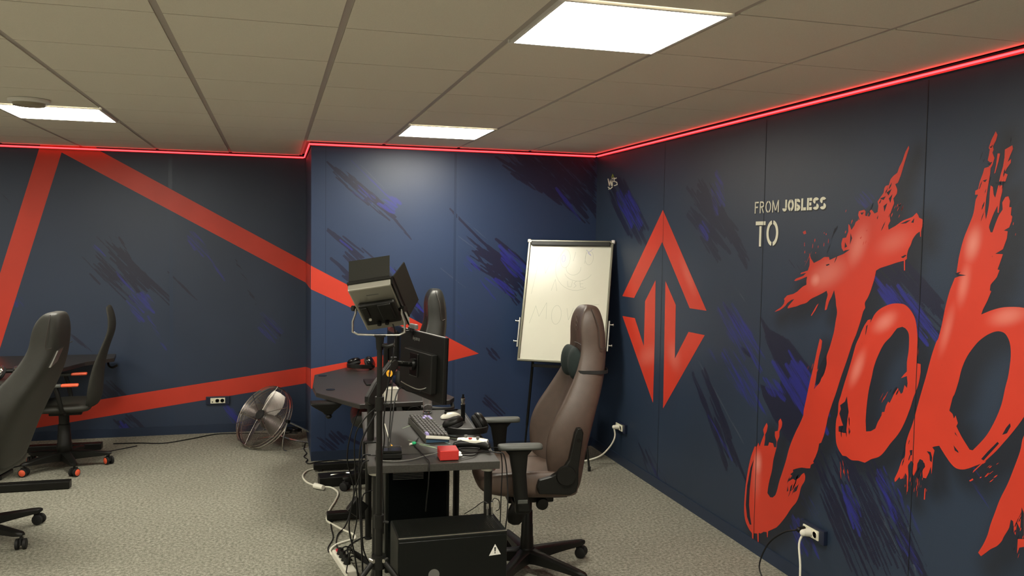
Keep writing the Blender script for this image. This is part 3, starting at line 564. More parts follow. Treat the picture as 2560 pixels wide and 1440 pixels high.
for k, (i, j) in enumerate(lights):
    cx, cyy = GX+.6*i+.3, GY+.6*j+.3
    if (i, j) in ((1, -1), (1, 4), (-3, 4)):
        lb = {(1, -1): 'large square LED ceiling panel nearest the camera, cut by the top edge of the photo', (1, 4): 'small looking LED ceiling panel near the middle wall above the whiteboard side', (-3, 4): 'LED ceiling panel at far left beside the round smoke detector'}[(i, j)]
    else: lb = 'square LED ceiling panel outside the photo, over the unseen part of the room'
    t = thing('ceiling_light', lb, 'ceiling light', (cx, cyy, CEIL), 0, 'LED ceiling panels')
    mb = MB(); 
    for a, bb, c2, d in ((0, .291, .594, .012), (0, -.291, .594, .012)): mb.box((a, bb, -.001), (c2, d, .012))
    for a in (-.282, .282): mb.box((a, 0, -.001), (.012, .57, .012))
    mb.build('frame', K['panelframe'], t)
    mb = MB(); mb.box((0, 0, .0), (.552, .570, .006)); mb.build('diffuser', K['diff'], t)
# LED strip
def strip(name, pts, label, n):
    t = thing(name, label, 'light strip', pts[0], 0, 'red LED strips along the ceiling edge'); o = Vector(pts[0])
    mb = MB(); mb.tube([Vector(p)-o for p in pts], .0042, 8, smooth=False); mb.build('glowing_tube', K['led'], t)
    mb = MB()
    for p, q in zip(pts, pts[1:]):
        p, q = Vector(p)-o, Vector(q)-o; d = (q-p).normalized(); nn = Vector(n); L = (q-p).length
        c = (p+q)/2+nn*.009; R = Matrix((d, nn, d.cross(nn))).transposed()
        mb.box(c, (L, .004, .019), R=R)
    mb.build('channel', K['channel'], t)
zL = CEIL-.020
strip('led_strip', [(XL+.02, YB-.016, zL), (XC-.02, YB-.016, zL)], 'red LED light strip along top of the back wall at left', (0, 1, 0))
strip('led_strip', [(XC-.016, YB-.03, zL), (XC-.016, YM-.014, zL)], 'short red LED strip stepping around the wall corner', (1, 0, 0))
strip('led_strip', [(XC-.016, YM-.016, zL), (XR-.02, YM-.016, zL)], 'red LED light strip along top of the middle wall behind the whiteboard', (0, 1, 0))
strip('led_strip', [(XR-.016, YM-.03, zL), (XR-.016, YF+.02, zL)], 'long red LED light strip along top of the right lettered wall', (1, 0, 0))
# smoke detector
t = thing('smoke_detector', 'round white ceiling disc unit hanging just in front of the left light panel', 'smoke detector', (-1.30, 5.25, CEIL-.001))
MB().lathe([(.105, 0), (.105, -.012), (.095, -.020)], n=36).build('base_ring', K['panelframe'], t, smooth=True)
MB().lathe([(.085, -.020), (.078, -.034), (.03, -.036), (.001, -.036)], n=36).build('cover', mat('detector_grey', (.30, .27, .20), .6), t, smooth=True)
# ================================================================ SOCKETS
def socket(loc, rot, label, n=2):
    t = thing('wall_socket', label, 'wall socket', loc, rot, 'wall sockets')
    MB().box((0, -.011, 0), (.20, .022, .072)).build('surround', K['socketframe'], t, bevel=.003)
    MB().box((0, -.025, 0), (.125, .008, .048)).build('socket_plate', K['cream'], t, bevel=.002)
    for s in (-.005, .038):
        mb = MB(); mb.lathe([(.0185, 0), (.0185, .003), (.0165, .003), (.0165, -.001), (.001, -.001)], (s, -.029, 0), 24, ax=(0, -1, 0)); o = mb.build('socket_face', K['white'], t, smooth=True)
        m2 = MB(); m2.cyl((s-.006, -.0295, 0), (s-.006, -.0285, 0), .0022, n=10); m2.cyl((s+.006, -.0295, 0), (s+.006, -.0285, 0), .0022, n=10); m2.build('pin_hole', K['hole'], o)
    MB().box((-.045, -.030, -.010), (.010, .003, .010)).build('switch', K['hole'], t)
    return t
socket((-.486, YB-.001, .293), 0, 'white double wall socket in navy frame on back wall below the red stripe')
socket((XR-.001, 6.07, .305), PI/2*-1+0, 'white wall socket on the right wall near the corner, beside the bin')
socket((XR-.001, 3.609, .307), -PI/2, 'white double socket in navy frame low on right wall under the big red letter J')
# ================================================================ CABLES
def cable(label, pts, r=.004, M='cable', cat='cable', name='cable', group='loose cables', parts=()):
    P = [Vector(p) for p in pts]; o = P[0]; mb = MB(); mb.tube([p-o for p in P], r, 8)
    if parts:
        t = thing(name, label, cat, o, 0, group); mb.build('cord', K[M], t, smooth=True)
        for nm, fn, mm in parts: q = MB(); fn(q, o); q.build(nm, K[mm], t, smooth=True, bevel=0)
        return t
    ob = mb.build(name, K[M], smooth=True); ob.location = o; return tag(ob, label, cat, group)
def fz(x, y, z=.006): return PZ(x, y, z)
# plug leads on the right wall
def plugfn(c, d, r=.017, L=.035): return lambda mb, o: (mb.cyl(Vector(c)-o, Vector(c)-o+Vector(d)*L, r, r*.75, 16), mb.sphere(Vector(c)-o+Vector(d)*L, r*.8, 10))
s3 = Vector((XR-.032, 3.612, .307)); 
cable('white power lead plugged into the low socket below the red letter J', [s3+Vector((-.035, 0, -.004)), s3+Vector((-.05, .01, -.06)), s3+Vector((-.06, -.02, -.16)), s3+Vector((-.08, -.05, -.26)), (2.45, 3.45, .006), (2.3, 3.2, .006), (2.15, 2.9, .006)], .0055, 'cablewhite', 'power cord', 'power_cable', 'loose cables', [('plug', plugfn(s3, (-1, 0, 0), .022), 'white')])
s3b = Vector((XR-.032, 3.655, .307))
cable('black power lead plugged into the low right wall socket beside a white plug', [s3b+Vector((-.04, .01, -.004)), s3b+Vector((-.08, .06, -.03)), s3b+Vector((-.13, .12, -.11)), s3b+Vector((-.17, .13, -.23)), (2.43, 3.70, .006), (2.40, 3.56, .006), (2.28, 3.60, .006), (2.16, 3.72, .006), (2.16, 3.82, .006), (2.26, 3.78, .006), (2.38, 3.55, .006)], .0042, 'cable', 'power cord', 'power_cable', 'loose cables', [('plug', plugfn(s3b, (-1, 0, 0), .018, .03), 'black')])
s2 = Vector((XR-.032, 6.075, .305))
cable('white power lead curving from the corner socket down behind the brown chair', [s2+Vector((-.035, 0, -.01)), (2.57, 6.07, .23), (2.54, 6.09, .15), (2.48, 6.13, .07), (2.40, 6.17, .03), (2.30, 6.2, .010), (2.1, 6.22, .006), (1.9, 6.1, .006)], .0065, 'cablewhite', 'power cord', 'power_cable', 'loose cables', [('plug', plugfn(s2, (-1, 0, 0), .020), 'white')])
# ================================================================ FLOOR FAN
fc = Vector((-.085, 7.30, .245)); fn = Vector((-.634, -.55, .54)).normalized(); q0 = fn.orthogonal().normalized()
t = thing('floor_fan', 'round chrome floor fan tilted upward at the back wall corner', 'fan', (-.085, 7.30, 0))
o = fc-Vector((-.085, 7.30, 0)); p0 = fn.cross(q0); RF = .27
def ringp(r, dz, n=48): return [o+fn*dz+(q0*math.cos(2*PI*i/n)+p0*math.sin(2*PI*i/n))*r for i in range(n)]
for nm, dz, bul in (('front_grille', .028, .022), ('rear_grille', -.03, -.04)):
    mb = MB(); 
    for k in range(26):
        r = RF*(1-k/28.5); mb.tube(ringp(r, dz+bul*(1-(r/RF)**2), 40), .0010 if k else .004, 4, smooth=False, closed=True)
    for k in range(6):
        a = k*PI/3+.35; d = q0*math.cos(a)+p0*math.sin(a); mb.tube([o+d*RF*s_+fn*(dz+bul*(1-s_*s_)+.003) for s_ in (.12, .4, .7, 1.)], .0026, 6)
    mb.build(nm, K['fanwire'], t, smooth=True)
mb = MB(); mb.tube(ringp(RF*1.0, 0, 48), .007, 6, smooth=False, closed=True); mb.build('rim', K['chrome'], t, smooth=True)
MB().lathe([(.001, .012), (.04, .010), (.045, 0), (.001, 0)], o+fn*.050, ax=fn).build('badge', K['pad'], t, smooth=True)
MB().lathe([(.001, .0), (.075, .01), (.08, .11), (.05, .14), (.001, .14)], o-fn*.155, ax=fn).build('motor', K['metalblack'], t, smooth=True)
for k in range(4):
    a = k*PI/2+.5; secs = []
    for s_ in np.linspace(.04, .235, 7):
        wd = .05+.045*math.sin(PI*(s_-.04)/.22); aa = a+(s_-.04)*1.2; secs.append([o+(q0*math.cos(aa+th)+p0*math.sin(aa+th))*s_+fn*(th*s_*.55+off) for th, off in ((-wd/s_/1.3, .002), (0, .004), (wd/s_/1.3, .002), (wd/s_/1.3, -.001), (0, .0), (-wd/s_/1.3, -.001))])
    MB().loft(secs).build('blade', K['fanblade'], t, smooth=True)
side = Vector((fn.y, -fn.x, 0)).normalized()
hf = Vector((1, .22, 0)).normalized()
mb = MB()
pv1 = o+side*.285; pv2 = o-side*.285; bk = hf*.30
P1 = [pv1, pv1+Vector((0, 0, -.02))+hf*.05]
mb.tube([pv1, pv1+hf*.16+Vector((0, 0, -.09)), pv1+hf*.30+Vector((0, 0, -.19)), pv1+hf*.33+Vector((0, 0, -.232)), o+hf*.30+side*.1+Vector((0, 0, -.236)), o+hf*.30-side*.1+Vector((0, 0, -.236)), pv2+hf*.33+Vector((0, 0, -.232)), pv2+hf*.30+Vector((0, 0, -.19)), pv2+hf*.16+Vector((0, 0, -.09)), pv2], .008, 8)
mb.tube([pv1, pv1-hf*.03+Vector((0, 0, -.236)), pv1+hf*.2+Vector((0, 0, -.237)), pv1+hf*.30+Vector((0, 0, -.236))], .006, 8); mb.tube([pv2, pv2-hf*.03+Vector((0, 0, -.236)), pv2+hf*.2+Vector((0, 0, -.237)), pv2+hf*.30+Vector((0, 0, -.236))], .006, 8)
mb.build('stand', K['chrome'], t, smooth=True)
MB().cyl(pv1-side*.01, pv1+side*.02, .014).build('pivot_knob', K['black'], t, smooth=True); MB().cyl(pv2-side*.02, pv2+side*.01, .014).build('pivot_knob', K['black'], t, smooth=True)
# ================================================================ CHAIRS
def caster(par, x, y, ang, wheel, capm=None):
    T = TR(x, y, 0) @ RZ(ang); mb = MB()
    for s in (-.019, .019): mb.lathe([(.001, -.010), (.020, -.011), (.0305, -.007), (.0305, .007), (.020, .011), (.001, .010)], T @ Vector((s, 0, .031)), 24, ax=(T.to_3x3() @ Vector((1, 0, 0))))
    mb.box((0, .004, .045), (.012, .05, .035), T); mb.cyl((0, 0, .05), (0, 0, .085), .008, n=12, T=T)
    c = mb.build('caster', K[wheel], par, smooth=True)
    if capm:
        for s in (-1, 1): m2 = MB(); m2.lathe([(.024, 0), (.018, .004), (.001, .006)], T @ Vector((s*.029, 0, .031)), 20, ax=(T.to_3x3() @ Vector((s, 0, 0)))); m2.build('wheel_cap', K[capm], par, smooth=True)
    return c
def star_base(t, rad, angs, mt='metalblack', wheel='rubber', capm=None, colh=.40, cr_=1.):
    MB().lathe([(.001, .055), (.034, .055), (.050, .075), (.047, .125), (.036*cr_, .135), (.034*cr_, .19), (.032*cr_, .195), (.031*cr_, .255), (.029*cr_, .26), (.028*cr_, .33), (.024*cr_, .335), (.024*cr_, colh), (.001, colh)], n=28).build('gas_column', K['black'], t, smooth=True)
    for a in angs:
        d = Vector((math.cos(a), math.sin(a), 0)); n = Vector((-d.y, d.x, 0)); secs = []
        for s_, wd, zt, zb in ((.025, .040, .130, .060), (.08, .031, .126, .066), (.2, .027, .116, .072), (rad-.03, .023, .103, .074), (rad+.005, .020, .099, .078), (rad+.020, .010, .094, .082)):
            c = d*s_; secs.append([c+n*wd+Vector((0, 0, zb)), c+n*wd+Vector((0, 0, zt-.008)), c+n*wd*.6+Vector((0, 0, zt)), c-n*wd*.6+Vector((0, 0, zt)), c-n*wd+Vector((0, 0, zt-.008)), c-n*wd+Vector((0, 0, zb))])
        L = MB().loft(secs).build('base_leg', K[mt], t, smooth=True)
        caster(L, d.x*rad, d.y*rad, a+.6, wheel, capm)
BACK = [  # z, front centre y, rear y, bolster forward, half width
 (.435, .18, .235, .00, .12), (.455, .13, .25, .03, .19), (.52, .125, .255, .05, .232), (.60, .13, .262, .085, .25), (.68, .148, .272, .115, .262), (.76, .165, .29, .125, .266), (.84, .188, .31, .115, .258),
 (.92, .215, .336, .09, .236), (1.00, .238, .362, .065, .205), (1.08, .256, .38, .04, .175), (1.16, .264, .388, .022, .150), (1.21, .258, .388, .012, .138), (1.28, .250, .384, .010, .132), (1.34, .254, .372, .008, .120), (1.385, .270, .358, .004, .100), (1.405, .290, .342, 0, .075)]
def gaming_chair(label, loc, ang, cast, body='brown', seatm='brownlite', lean=0., dz=0., pillow=True, arms=True, armz=.76, armx=(-.31, .31), rad=.345, group='office chairs on casters', hs=1., gap=0.):
    t = thing('gaming_chair', label, 'chair', loc, ang, group)
    star_base(t, rad, [a-ang for a in cast])
    mb = MB(); mb.box((0, 0, .395+dz), (.20, .24, .05)); mb.box((0, .13, .40+dz), (.16, .14, .03)); mb.build('tilt_mechanism', K['metalblack'], t, bevel=.008)
    mb = MB(); mb.tube([(-.08, -.02, .385+dz), (-.2, -.03, .375+dz), (-.27, -.03, .37+dz)], .006); mb.box((-.27, -.03, .362+dz), (.07, .03, .018)); mb.build('lever', K['black'], t, bevel=.004)
    secs = []
    for z, a, b_, y in ((.40, .020, .035, -.07), (.36, .030, .042, -.08), (.33, .030, .045, -.09), (.295, .024, .035, -.095), (.28, .012, .018, -.09)): secs.append([Vector((.15+x_*a, y+y_*b_, z+dz)) for x_, y_ in ((-1, -.6), (-.6, -1), (.6, -1), (1, -.6), (1, .6), (.6, 1), (-.6, 1), (-1, .6))])
    MB().loft(secs).build('tilt_paddle', K['black'], t, smooth=True)
    MB().lathe([(.001, -.02), (.028, -.018), (.033, 0), (.028, .018), (.001, .02)], (.16, .045, .385+dz), ax=(1, 0, 0)).build('tension_knob', K['black'], t, smooth=True)
    # seat
    secs = []
    for y, wd, zt, zb, bo in ((-.285, .15, .50, .47, 0), (-.27, .20, .525, .455, .004), (-.22, .235, .545, .435, .012), (-.10, .255, .545, .425, .028), (.05, .262, .54, .42, .036), (.16, .262, .535, .42, .04), (.215, .245, .53, .425, .035), (.225, .19, .51, .44, .01)):
        zt += dz; zb += dz; r_ = [(-1, (zt+zb)/2), (-.97, zt+bo*.7), (-.86, zt+bo), (-.7, zt+bo*.55), (-.6, zt), (-.25, zt+.004), (.25, zt+.004), (.6, zt), (.7, zt+bo*.55), (.86, zt+bo), (.97, zt+bo*.7), (1, (zt+zb)/2), (.93, zb+.01), (.5, zb), (-.5, zb), (-.93, zb+.01)]
        secs.append([Vector((f*wd, y, z)) for f, z in r_])
    seat = MB().loft(secs).build('seat', K[seatm], t, smooth=True, sub=2)
    mb = MB()
    for s in (-1, 1): mb.tube([(s*.158, -.23, .548+dz), (s*.163, -.05, .549+dz), (s*.160, .12, .545+dz)], .0022, 6)
    mb.tube([(-.158, -.06, .5495+dz), (0, -.065, .5505+dz), (.158, -.06, .5495+dz)], .002, 6); mb.build('seat_stitching', K['seam'], seat, smooth=True)
    # backrest
    def yl(z): return lean*(z-.5)
    secs = []
    for z, yf, yr, bo, wd in BACK:
        z = .5+(z-.5)*hs; L = yl(z); ym = (yf+yr)/2; z += dz*.6
        fr = [(-1, ym-bo*.4), (-.96, yf-bo*.75), (-.84, yf-bo), (-.66, yf-bo*.62), (-.5, yf), (-.25, yf+.004), (0, yf+.004), (.25, yf+.004), (.5, yf), (.66, yf-bo*.62), (.84, yf-bo), (.96, yf-bo*.75), (1, ym-bo*.4)]
        rr = [(.96, yr-.035), (.8, yr-.006), (.4, yr), (0, yr), (-.4, yr), (-.8, yr-.006), (-.96, yr-.035)]
        secs.append([Vector((f*wd, y+L, z)) for f, y in fr+rr])
    back = MB().loft(secs).build('backrest', K[body], t, smooth=True, sub=2)
    Y_ = lambda z, d=0: np.interp(z, [b_[0] for b_ in BACK], [b_[1] for b_ in BACK])+yl(z)+d
    mb = MB()
    for s in (-1, 1): mb.tube([(s*np.interp(z, [b_[0] for b_ in BACK], [b_[4] for b_ in BACK])*.50, Y_(z, -.002), .5+(z-.5)*hs+dz*.6) for z in (.50, .6, .7, .8, .9, 1.0, 1.1, 1.18)], .0022, 6)
    wd = .146; zz = .5+(1.195-.5)*hs+dz*.6
    mb.tube([(-wd*.8, Y_(1.195, -.004), zz), (0, Y_(1.195, 0), zz+.006), (wd*.8, Y_(1.195, -.004), zz)], .0022, 6)
    for s in (-1, 1): mb.tube([(s*.10, .30+yl(1.405), .5+.89*hs+dz*.6), (s*.152, .325+yl(1.3), .5+.80*hs+dz*.6), (s*.158, .335+yl(1.2), zz), (s*.15, .365+yl(1.2), zz)], .0022, 6)
    mb.build('back_stitching', K['seam'], back, smooth=True)
    # hinge covers each side
    for s in (-1, 1):
        mb = MB(); x = s*.278; prof = [(.00, .475), (.16, .465), (.19, .48), (.20, .52), (.20, .60), (.212, .70), (.222, .775), (.212, .80), (.19, .80), (.178, .775), (.15, .64), (.125, .60), (.06, .56), (.0, .545), (-.01, .51)]
        n = len(prof); vs = [Vector((x+dx, y+yl(max(z, .5)), z+dz)) for dx in (-.018, .018) for y, z in prof]; tri = tessellate_polygon([[Vector((y, z, 0)) for y, z in prof]])
        mb.add(vs, [tuple(q) for q in tri]+[tuple(n+i for i in q) for q in tri]+[(i, (i+1) % n, n+(i+1) % n, n+i) for i in range(n)])
        h = mb.build('hinge_cover', K['black'], t, bevel=.006)
        m2 = MB(); m2.cyl((x+s*.016, .135, .565+dz), (x+s*.030, .135, .565+dz), .052, .047, 28); m2.build('recliner_knob', K['black'], h, smooth=True)
        m2 = MB(); m2.cyl((x+s*.018, .197+yl(.74), .74+dz), (x+s*.021, .197+yl(.74), .74+dz), .009, n=14); m2.build('bolt_cover', K['gloss'], h, smooth=True)
    if arms:
        for s, ax in ((-1, armx[0]), (1, armx[1])):
            secs = []
            for y, wd in ((-.212, .02), (-.202, .036), (-.16, .046), (-.05, .046), (-.005, .042), (.01, .03)):
                secs.append([Vector((ax+a*wd, y, armz+z)) for a, z in ((-1, -.022), (-1, -.004), (-.75, .003), (0, .005), (.75, .003), (1, -.004), (1, -.022), (0, -.026))])
            MB().loft(secs).build('arm_pad', K['armpad'], t, smooth=True, sub=1)
            mb = MB(); secs = []
            for z, dx, y, wx, wy in ((armz-.026, 0, -.11, .028, .065), (armz-.05, 0, -.11, .024, .045), (armz-.14, 0, -.105, .020, .034), (armz-.26, 0, -.095, .020, .034), (.44+dz, 0, -.085, .021, .036), (.405+dz, -.01, -.08, .03, .04), (.385+dz, -.03, -.08, .03, .035)):
                c = Vector((ax+dx*s, y, z)); secs.append([c+Vector((a*wx, b_*wy, 0)) for a, b_ in ((-1, -.7), (-.6, -1), (.6, -1), (1, -.7), (1, .7), (.6, 1), (-.6, 1), (-1, .7))])
            mb.loft(secs); mb.box((ax-s*.12, -.08, .40+dz), (.26, .06, .022)); p_ = mb.build('arm_post', K['black'], t, smooth=True)
            MB().box((ax, -.088, .452+dz), (.046, .05, .02)).build('height_button', K['armpad'], p_, bevel=.003)
    if pillow:
        # winged head pillow and strap
        secs = []
        for x, w_, h_ in ((-.135, .010, .03), (-.12, .032, .07), (-.08, .045, .092), (-.04, .034, .085), (0, .027, .08), (.04, .034, .085), (.08, .045, .092), (.12, .032, .07), (.135, .010, .03)):
            yb = Y_(1.11)+.006; zc = 1.125
            secs.append([Vector((x, yb-w_+w_*math.cos(a)*1.0, zc+h_*math.sin(a)-abs(x)*.05)) for a in np.linspace(0, 2*PI, 13)[:-1]])
        pl = MB().loft(secs).build('head_pillow', K['pillow'], t, smooth=True, sub=1)
        mb = MB(); zc = 1.09; w1 = .178; loop = [(-.10, Y_(zc)-.006), (-w1*.90, Y_(zc)-.034), (-w1*1.0, Y_(zc)+.02), (-w1*.99, .345+yl(zc)), (-w1*.75, .384+yl(zc)), (0, .390+yl(zc)), (w1*.75, .384+yl(zc)), (w1*.99, .345+yl(zc)), (w1*1.0, Y_(zc)+.02), (w1*.90, Y_(zc)-.034), (.10, Y_(zc)-.006)]
        Lp = catmull([Vector((x, y, zc)) for x, y in loop], 4); nL = len(Lp); secs = []
        for p in Lp: secs.append([p+Vector((0, 0, -.009)), p+Vector((0, 0, .009)), p*1.0+Vector((0, 0, .009))+Vector((p.x, p.y-.3, 0)).normalized()*.003, p+Vector((0, 0, -.009))+Vector((p.x, p.y-.3, 0)).normalized()*.003])
        mb.loft(secs); mb.build('strap', K['pad'], pl)
    return t
rad_ = math.radians
brown = gaming_chair('brown leather gaming chair with black head pillow at the front desk', (1.288, 4.20, 0), rad_(-96), [rad_(a) for a in (19, -58, -128, 165, 91)], dz=.03, rad=.375)
# embossed rings on the headrest
mb = MB()
for z in (1.355, 1.325, 1.30): mb.tube([Vector((math.cos(a)*.012, .2475+abs(z-1.31)*.10, z+math.sin(a)*.012)) for a in np.linspace(0, 2*PI, 13)[:-1]], .0018, 5, closed=True)
mb.build('headrest_emblem', K['brown'], brown, smooth=True)
c2 = gaming_chair('black leather gaming chair behind the monitor at the middle desk', (.80, 5.98, 0), rad_(-93), [rad_(a) for a in (54, 126, 198, 270, 342)], 'leather', 'leather', pillow=False, armz=.66, dz=.0)
c3 = gaming_chair('large black leather gaming chair at the left edge seen from behind', (-1.665, 5.37, 0), rad_(-98), [rad_(a) for a in (38, -34, -106, 182, 110)], 'leatherdull', 'leatherdull', lean=.20, pillow=False, armz=.68, hs=.915, dz=-.02, rad=.37)
mb = MB(); bq = [(.12, 1.01, .480), (.045, 1.035, .488), (.02, 1.115, .514), (.085, 1.10, .508)]
mb.add([(x, y+.006, z) for x, z, y in bq]+[(x, y-.01, z) for x, z, y in bq], [(0, 1, 2, 3), (7, 6, 5, 4), (0, 4, 5, 1), (1, 5, 6, 2), (2, 6, 7, 3), (3, 7, 4, 0)]); mb.build('rear_badge', K['steel'], c3)
def mesh_chair(label, loc, ang, cast):
    t = thing('office_chair', label, 'chair', loc, ang, 'office chairs on casters')
    star_base(t, .30, [a-ang for a in cast], 'black', 'rubber', 'orange', colh=.42, cr_=1.5)
    MB().box((0, .02, .425), (.18, .22, .03)).build('tilt_mechanism', K['metalblack'], t, bevel=.008)
    secs = []
    for y, wd, zt, zb in ((-.25, .18, .475, .455), (-.23, .22, .50, .445), (0, .24, .515, .44), (.16, .23, .515, .44), (.20, .19, .50, .45)):
        secs.append([Vector((f*wd, y, z)) for f, z in ((-1, (zt+zb)/2), (-.9, zt), (0, zt), (.9, zt), (1, (zt+zb)/2), (.9, zb), (0, zb), (-.9, zb))])
    MB().loft(secs).build('seat', K['leatherdull'], t, smooth=True, sub=1)
    prof = [(.46, .185, .16, .05), (.50, .215, .20, .065), (.58, .222, .225, .07), (.68, .235, .235, .06), (.78, .25, .235, .05), (.86, .275, .22, .04), (.95, .305, .20, .035), (1.03, .34, .185, .033), (1.12, .342, .17, .03), (1.19, .325, .155, .026), (1.225, .315, .12, .02)]
    secs = []
    for z, y, wd, th in prof:
        secs.append([Vector((f*wd, y+g_*th, z)) for f, g_ in ((-1, -.9), (-.6, -.2), (0, 0), (.6, -.2), (1, -.9), (1, -.3), (.6, .5), (0, .7), (-.6, .5), (-1, -.3))])
    MB().loft(secs).build('backrest', K['mesh'], t, smooth=True, sub=1)
    for s in (-1, 1):
        mb = MB(); mb.box((s*.27, -.06, .665), (.055, .16, .022)); p_ = mb.build('arm_pad', K['armpad'], t, bevel=.008)
        MB().box((s*.27, .075, .665), (.05, .115, .02)).build('arm_tip', K['orange'], t, bevel=.008)
        mb = MB(); mb.tube([(s*.27, -.02, .655), (s*.27, 0, .58), (s*.25, .02, .47), (s*.12, .02, .435)], .016, 8); mb.build('arm_post', K['black'], t, smooth=True)
    return t
c4 = mesh_chair('thin backed black office chair with orange wheel caps and armrest tips', (-1.52, 6.93, 0), rad_(-85), [rad_(a) for a in (6, -66, -138, 150, 78)])
# ================================================================ DESKS
DZ = .74
fd = thing('office_desk', 'dark rectangular desk in front carrying keyboard, headphones and red box', 'desk', (.765, 4.32, 0), -.075)
dl = lambda p: RZ(.075) @ (Vector(p)-Vector((.765, 4.32, 0)))     # world -> desk local
MB().box((-.02, 0, DZ-.018), (.60, 1.20, .036)).build('tabletop', K['desktop'], fd, bevel=.002)
for x in (-.28, .235):
    for y in (-.545, .545):
        mb = MB(); mb.cyl((x, y, .012), (x, y, DZ-.037), .019, n=20); L = mb.build('leg', K['metalblack'], fd, smooth=True)
        mb = MB(); mb.cyl((x, y, DZ-.052), (x, y, DZ-.037), .034, n=20); mb.build('leg_fitting', K['steel'], L, smooth=True); MB().cyl((x, y, 0), (x, y, .014), .021, n=20).build('leg_foot', K['rubber'], L, smooth=True)
def onto(name, label, cat, px, z, ang=0, group=None): p = PZ(*px, z); return thing(name, label, cat, (p.x, p.y, z), ang, group), p
# desk mat
corn = [PZ(1172, 1027, DZ), PZ(1257, 1138, DZ), PZ(945, 1155, DZ), PZ(952, 1034, DZ)]
mt = thing('desk_mat', 'large black desk mat with pale burst lines under the keyboard', 'desk mat', (.765, 4.40, DZ+.0005), -.075)
MB().box((-.02, 0, .0015), (.575, 1.0, .003)).build('mat_sheet', K['deskmat'], mt)
MB().box((.2695, 0, .0016), (.004, 1.0, .0040)).build('mat_edge', K['steel'], mt)
W2M = Matrix.Rotation(.075, 4, 'Z')
def matline(p, q, wd, M):
    a, b_ = PZ(*p, DZ+.0045), PZ(*q, DZ+.0045); L = Vector((.765, 4.40, DZ+.0005)); a = W2M @ (a-L); b_ = W2M @ (b_-L); d = (b_-a); n = Vector((-d.y, d.x, 0)).normalized()*wd/2
    MB().add([a+n, a-n, b_-n, b_+n], [(0, 1, 2, 3)]).build('printed_line', M, mt)
for p, q, wd, M in (((1006,1071),(1030,1062),.006,'matgreen'), ((1020,1057),(1030,1054),.006,'matgreen'), ((1020,1100),(1092,1120),.005,'matgreen'), ((1048,1111),(1094,1121),.008,'matgreen'), ((1098,1067),(1133,1057),.007,'matgreen'), ((1105,1079),(1122,1079),.010,'matblue'), ((1112,1070),(1125,1069),.008,'matgreen'), ((1110,1092),(1143,1097),.006,'matgreen'), ((1113,1088),(1140,1090),.006,'matblue'), ((1100,1102),(1125,1109),.012,'matblue'), ((1060,1110),(1075,1112),.006,'matblue')): matline(p, q, wd, K[M])
# keyboard
ZK = DZ+.0045
kb = thing('keyboard', 'dark grey mechanical keyboard with purple accent keys and white front edge', 'keyboard', (.775, 4.335, ZK), .02)
KW, KL = .120, .50
secs = []
for y, zt in ((-KL/2, .040), (KL/2, .030)): secs.append([Vector((-KW/2, y, .0)), Vector((-KW/2, y, zt)), Vector((KW/2, y, zt-.014)), Vector((KW/2, y, 0))])
MB().loft(secs).build('case', K['key'], kb, bevel=.003)
mb = MB(); mb.box((0, -KL/2-.004, .028), (KW, .008, .014), R=Matrix.Rotation(.11, 3, 'Y')); mb.build('white_end_cap', K['white'], kb, bevel=.002)
mb = MB(); mb.box((0, -KL/2+.002, .012), (KW*.95, .006, .016)); mb.build('light_bar', mat('light_bar_blue', (.03, .07, .12), .3), kb)
acc = {(0, 0): 1, (5, 8): 1, (4, 9): 1, (5, 9): 1, (5, 11): 1, (3, 8): 1, (4, 11): 1}
for i in range(6):
    j = 0; y = -KL/2+.012
    while y < KL/2-.03:
        ln = .048 if not (i == 0 and j == 2) else .17
        if y+ln > KL/2-.008: ln = KL/2-.008-y
        x = -KW/2+.010+i*.0195; zt = .040-(x+KW/2)/KW*.014+.002; mb = MB()
        a, b_ = .0085, ln/2-.0015; c_ = (x+.003, y+ln/2)
        mb.loft([[Vector((c_[0]+s*a, c_[1]+u*b_, zt-.003)) for s, u in ((-1, -1), (1, -1), (1, 1), (-1, 1))], [Vector((c_[0]+s*a*.75, c_[1]+u*(b_-.002), zt+.007)) for s, u in ((-1, -1), (1, -1), (1, 1), (-1, 1))]])
        mb.build('key', K['keypurple' if (i, j) in acc else 'key'], kb); y += ln; j += 1
# mouse
o_, p = onto('computer_mouse', 'white computer mouse on the desk left of the black bottle', 'mouse', (1128, 1046), ZK, .1)
secs = []
for s_, wd, ht in ((-.062, .012, .012), (-.056, .024, .020), (-.03, .031, .032), (0, .031, .038), (.03, .029, .034), (.052, .024, .022), (.06, .012, .012)):
    secs.append([Vector((s_, a*wd, z*ht)) for a, z in ((-1, .0), (-1.05, .4), (-.85, .8), (-.3, 1), (.3, 1), (.85, .8), (1.05, .4), (1, .0))])
MB().loft(secs).build('shell', K['white'], o_, smooth=True, sub=1)
MB().cyl((-.035, -.004, .034), (-.035, .004, .034), .007).build('scroll_wheel', K['black'], o_, smooth=True)
# vape / bottle
o_, p = onto('vape_device', 'slim black vape device standing on the desk behind the headphones', 'vape', (1157, 1052), ZK)
MB().lathe([(.001, 0), (.0115, 0), (.0125, .003), (.0125, .092), (.001, .092)]).build('body', K['gloss'], o_, smooth=True)
MB().lathe([(.001, .092), (.0125, .092), (.0125, .099), (.0095, .102), (.0095, .110), (.0115, .112), (.0115, .126), (.008, .129), (.001, .129)]).build('tank', K['chrome'], o_, smooth=True)
MB().lathe([(.001, .129), (.009, .129), (.009, .134), (.005, .137), (.006, .150), (.001, .150)]).build('mouthpiece', K['gloss'], o_, smooth=True)
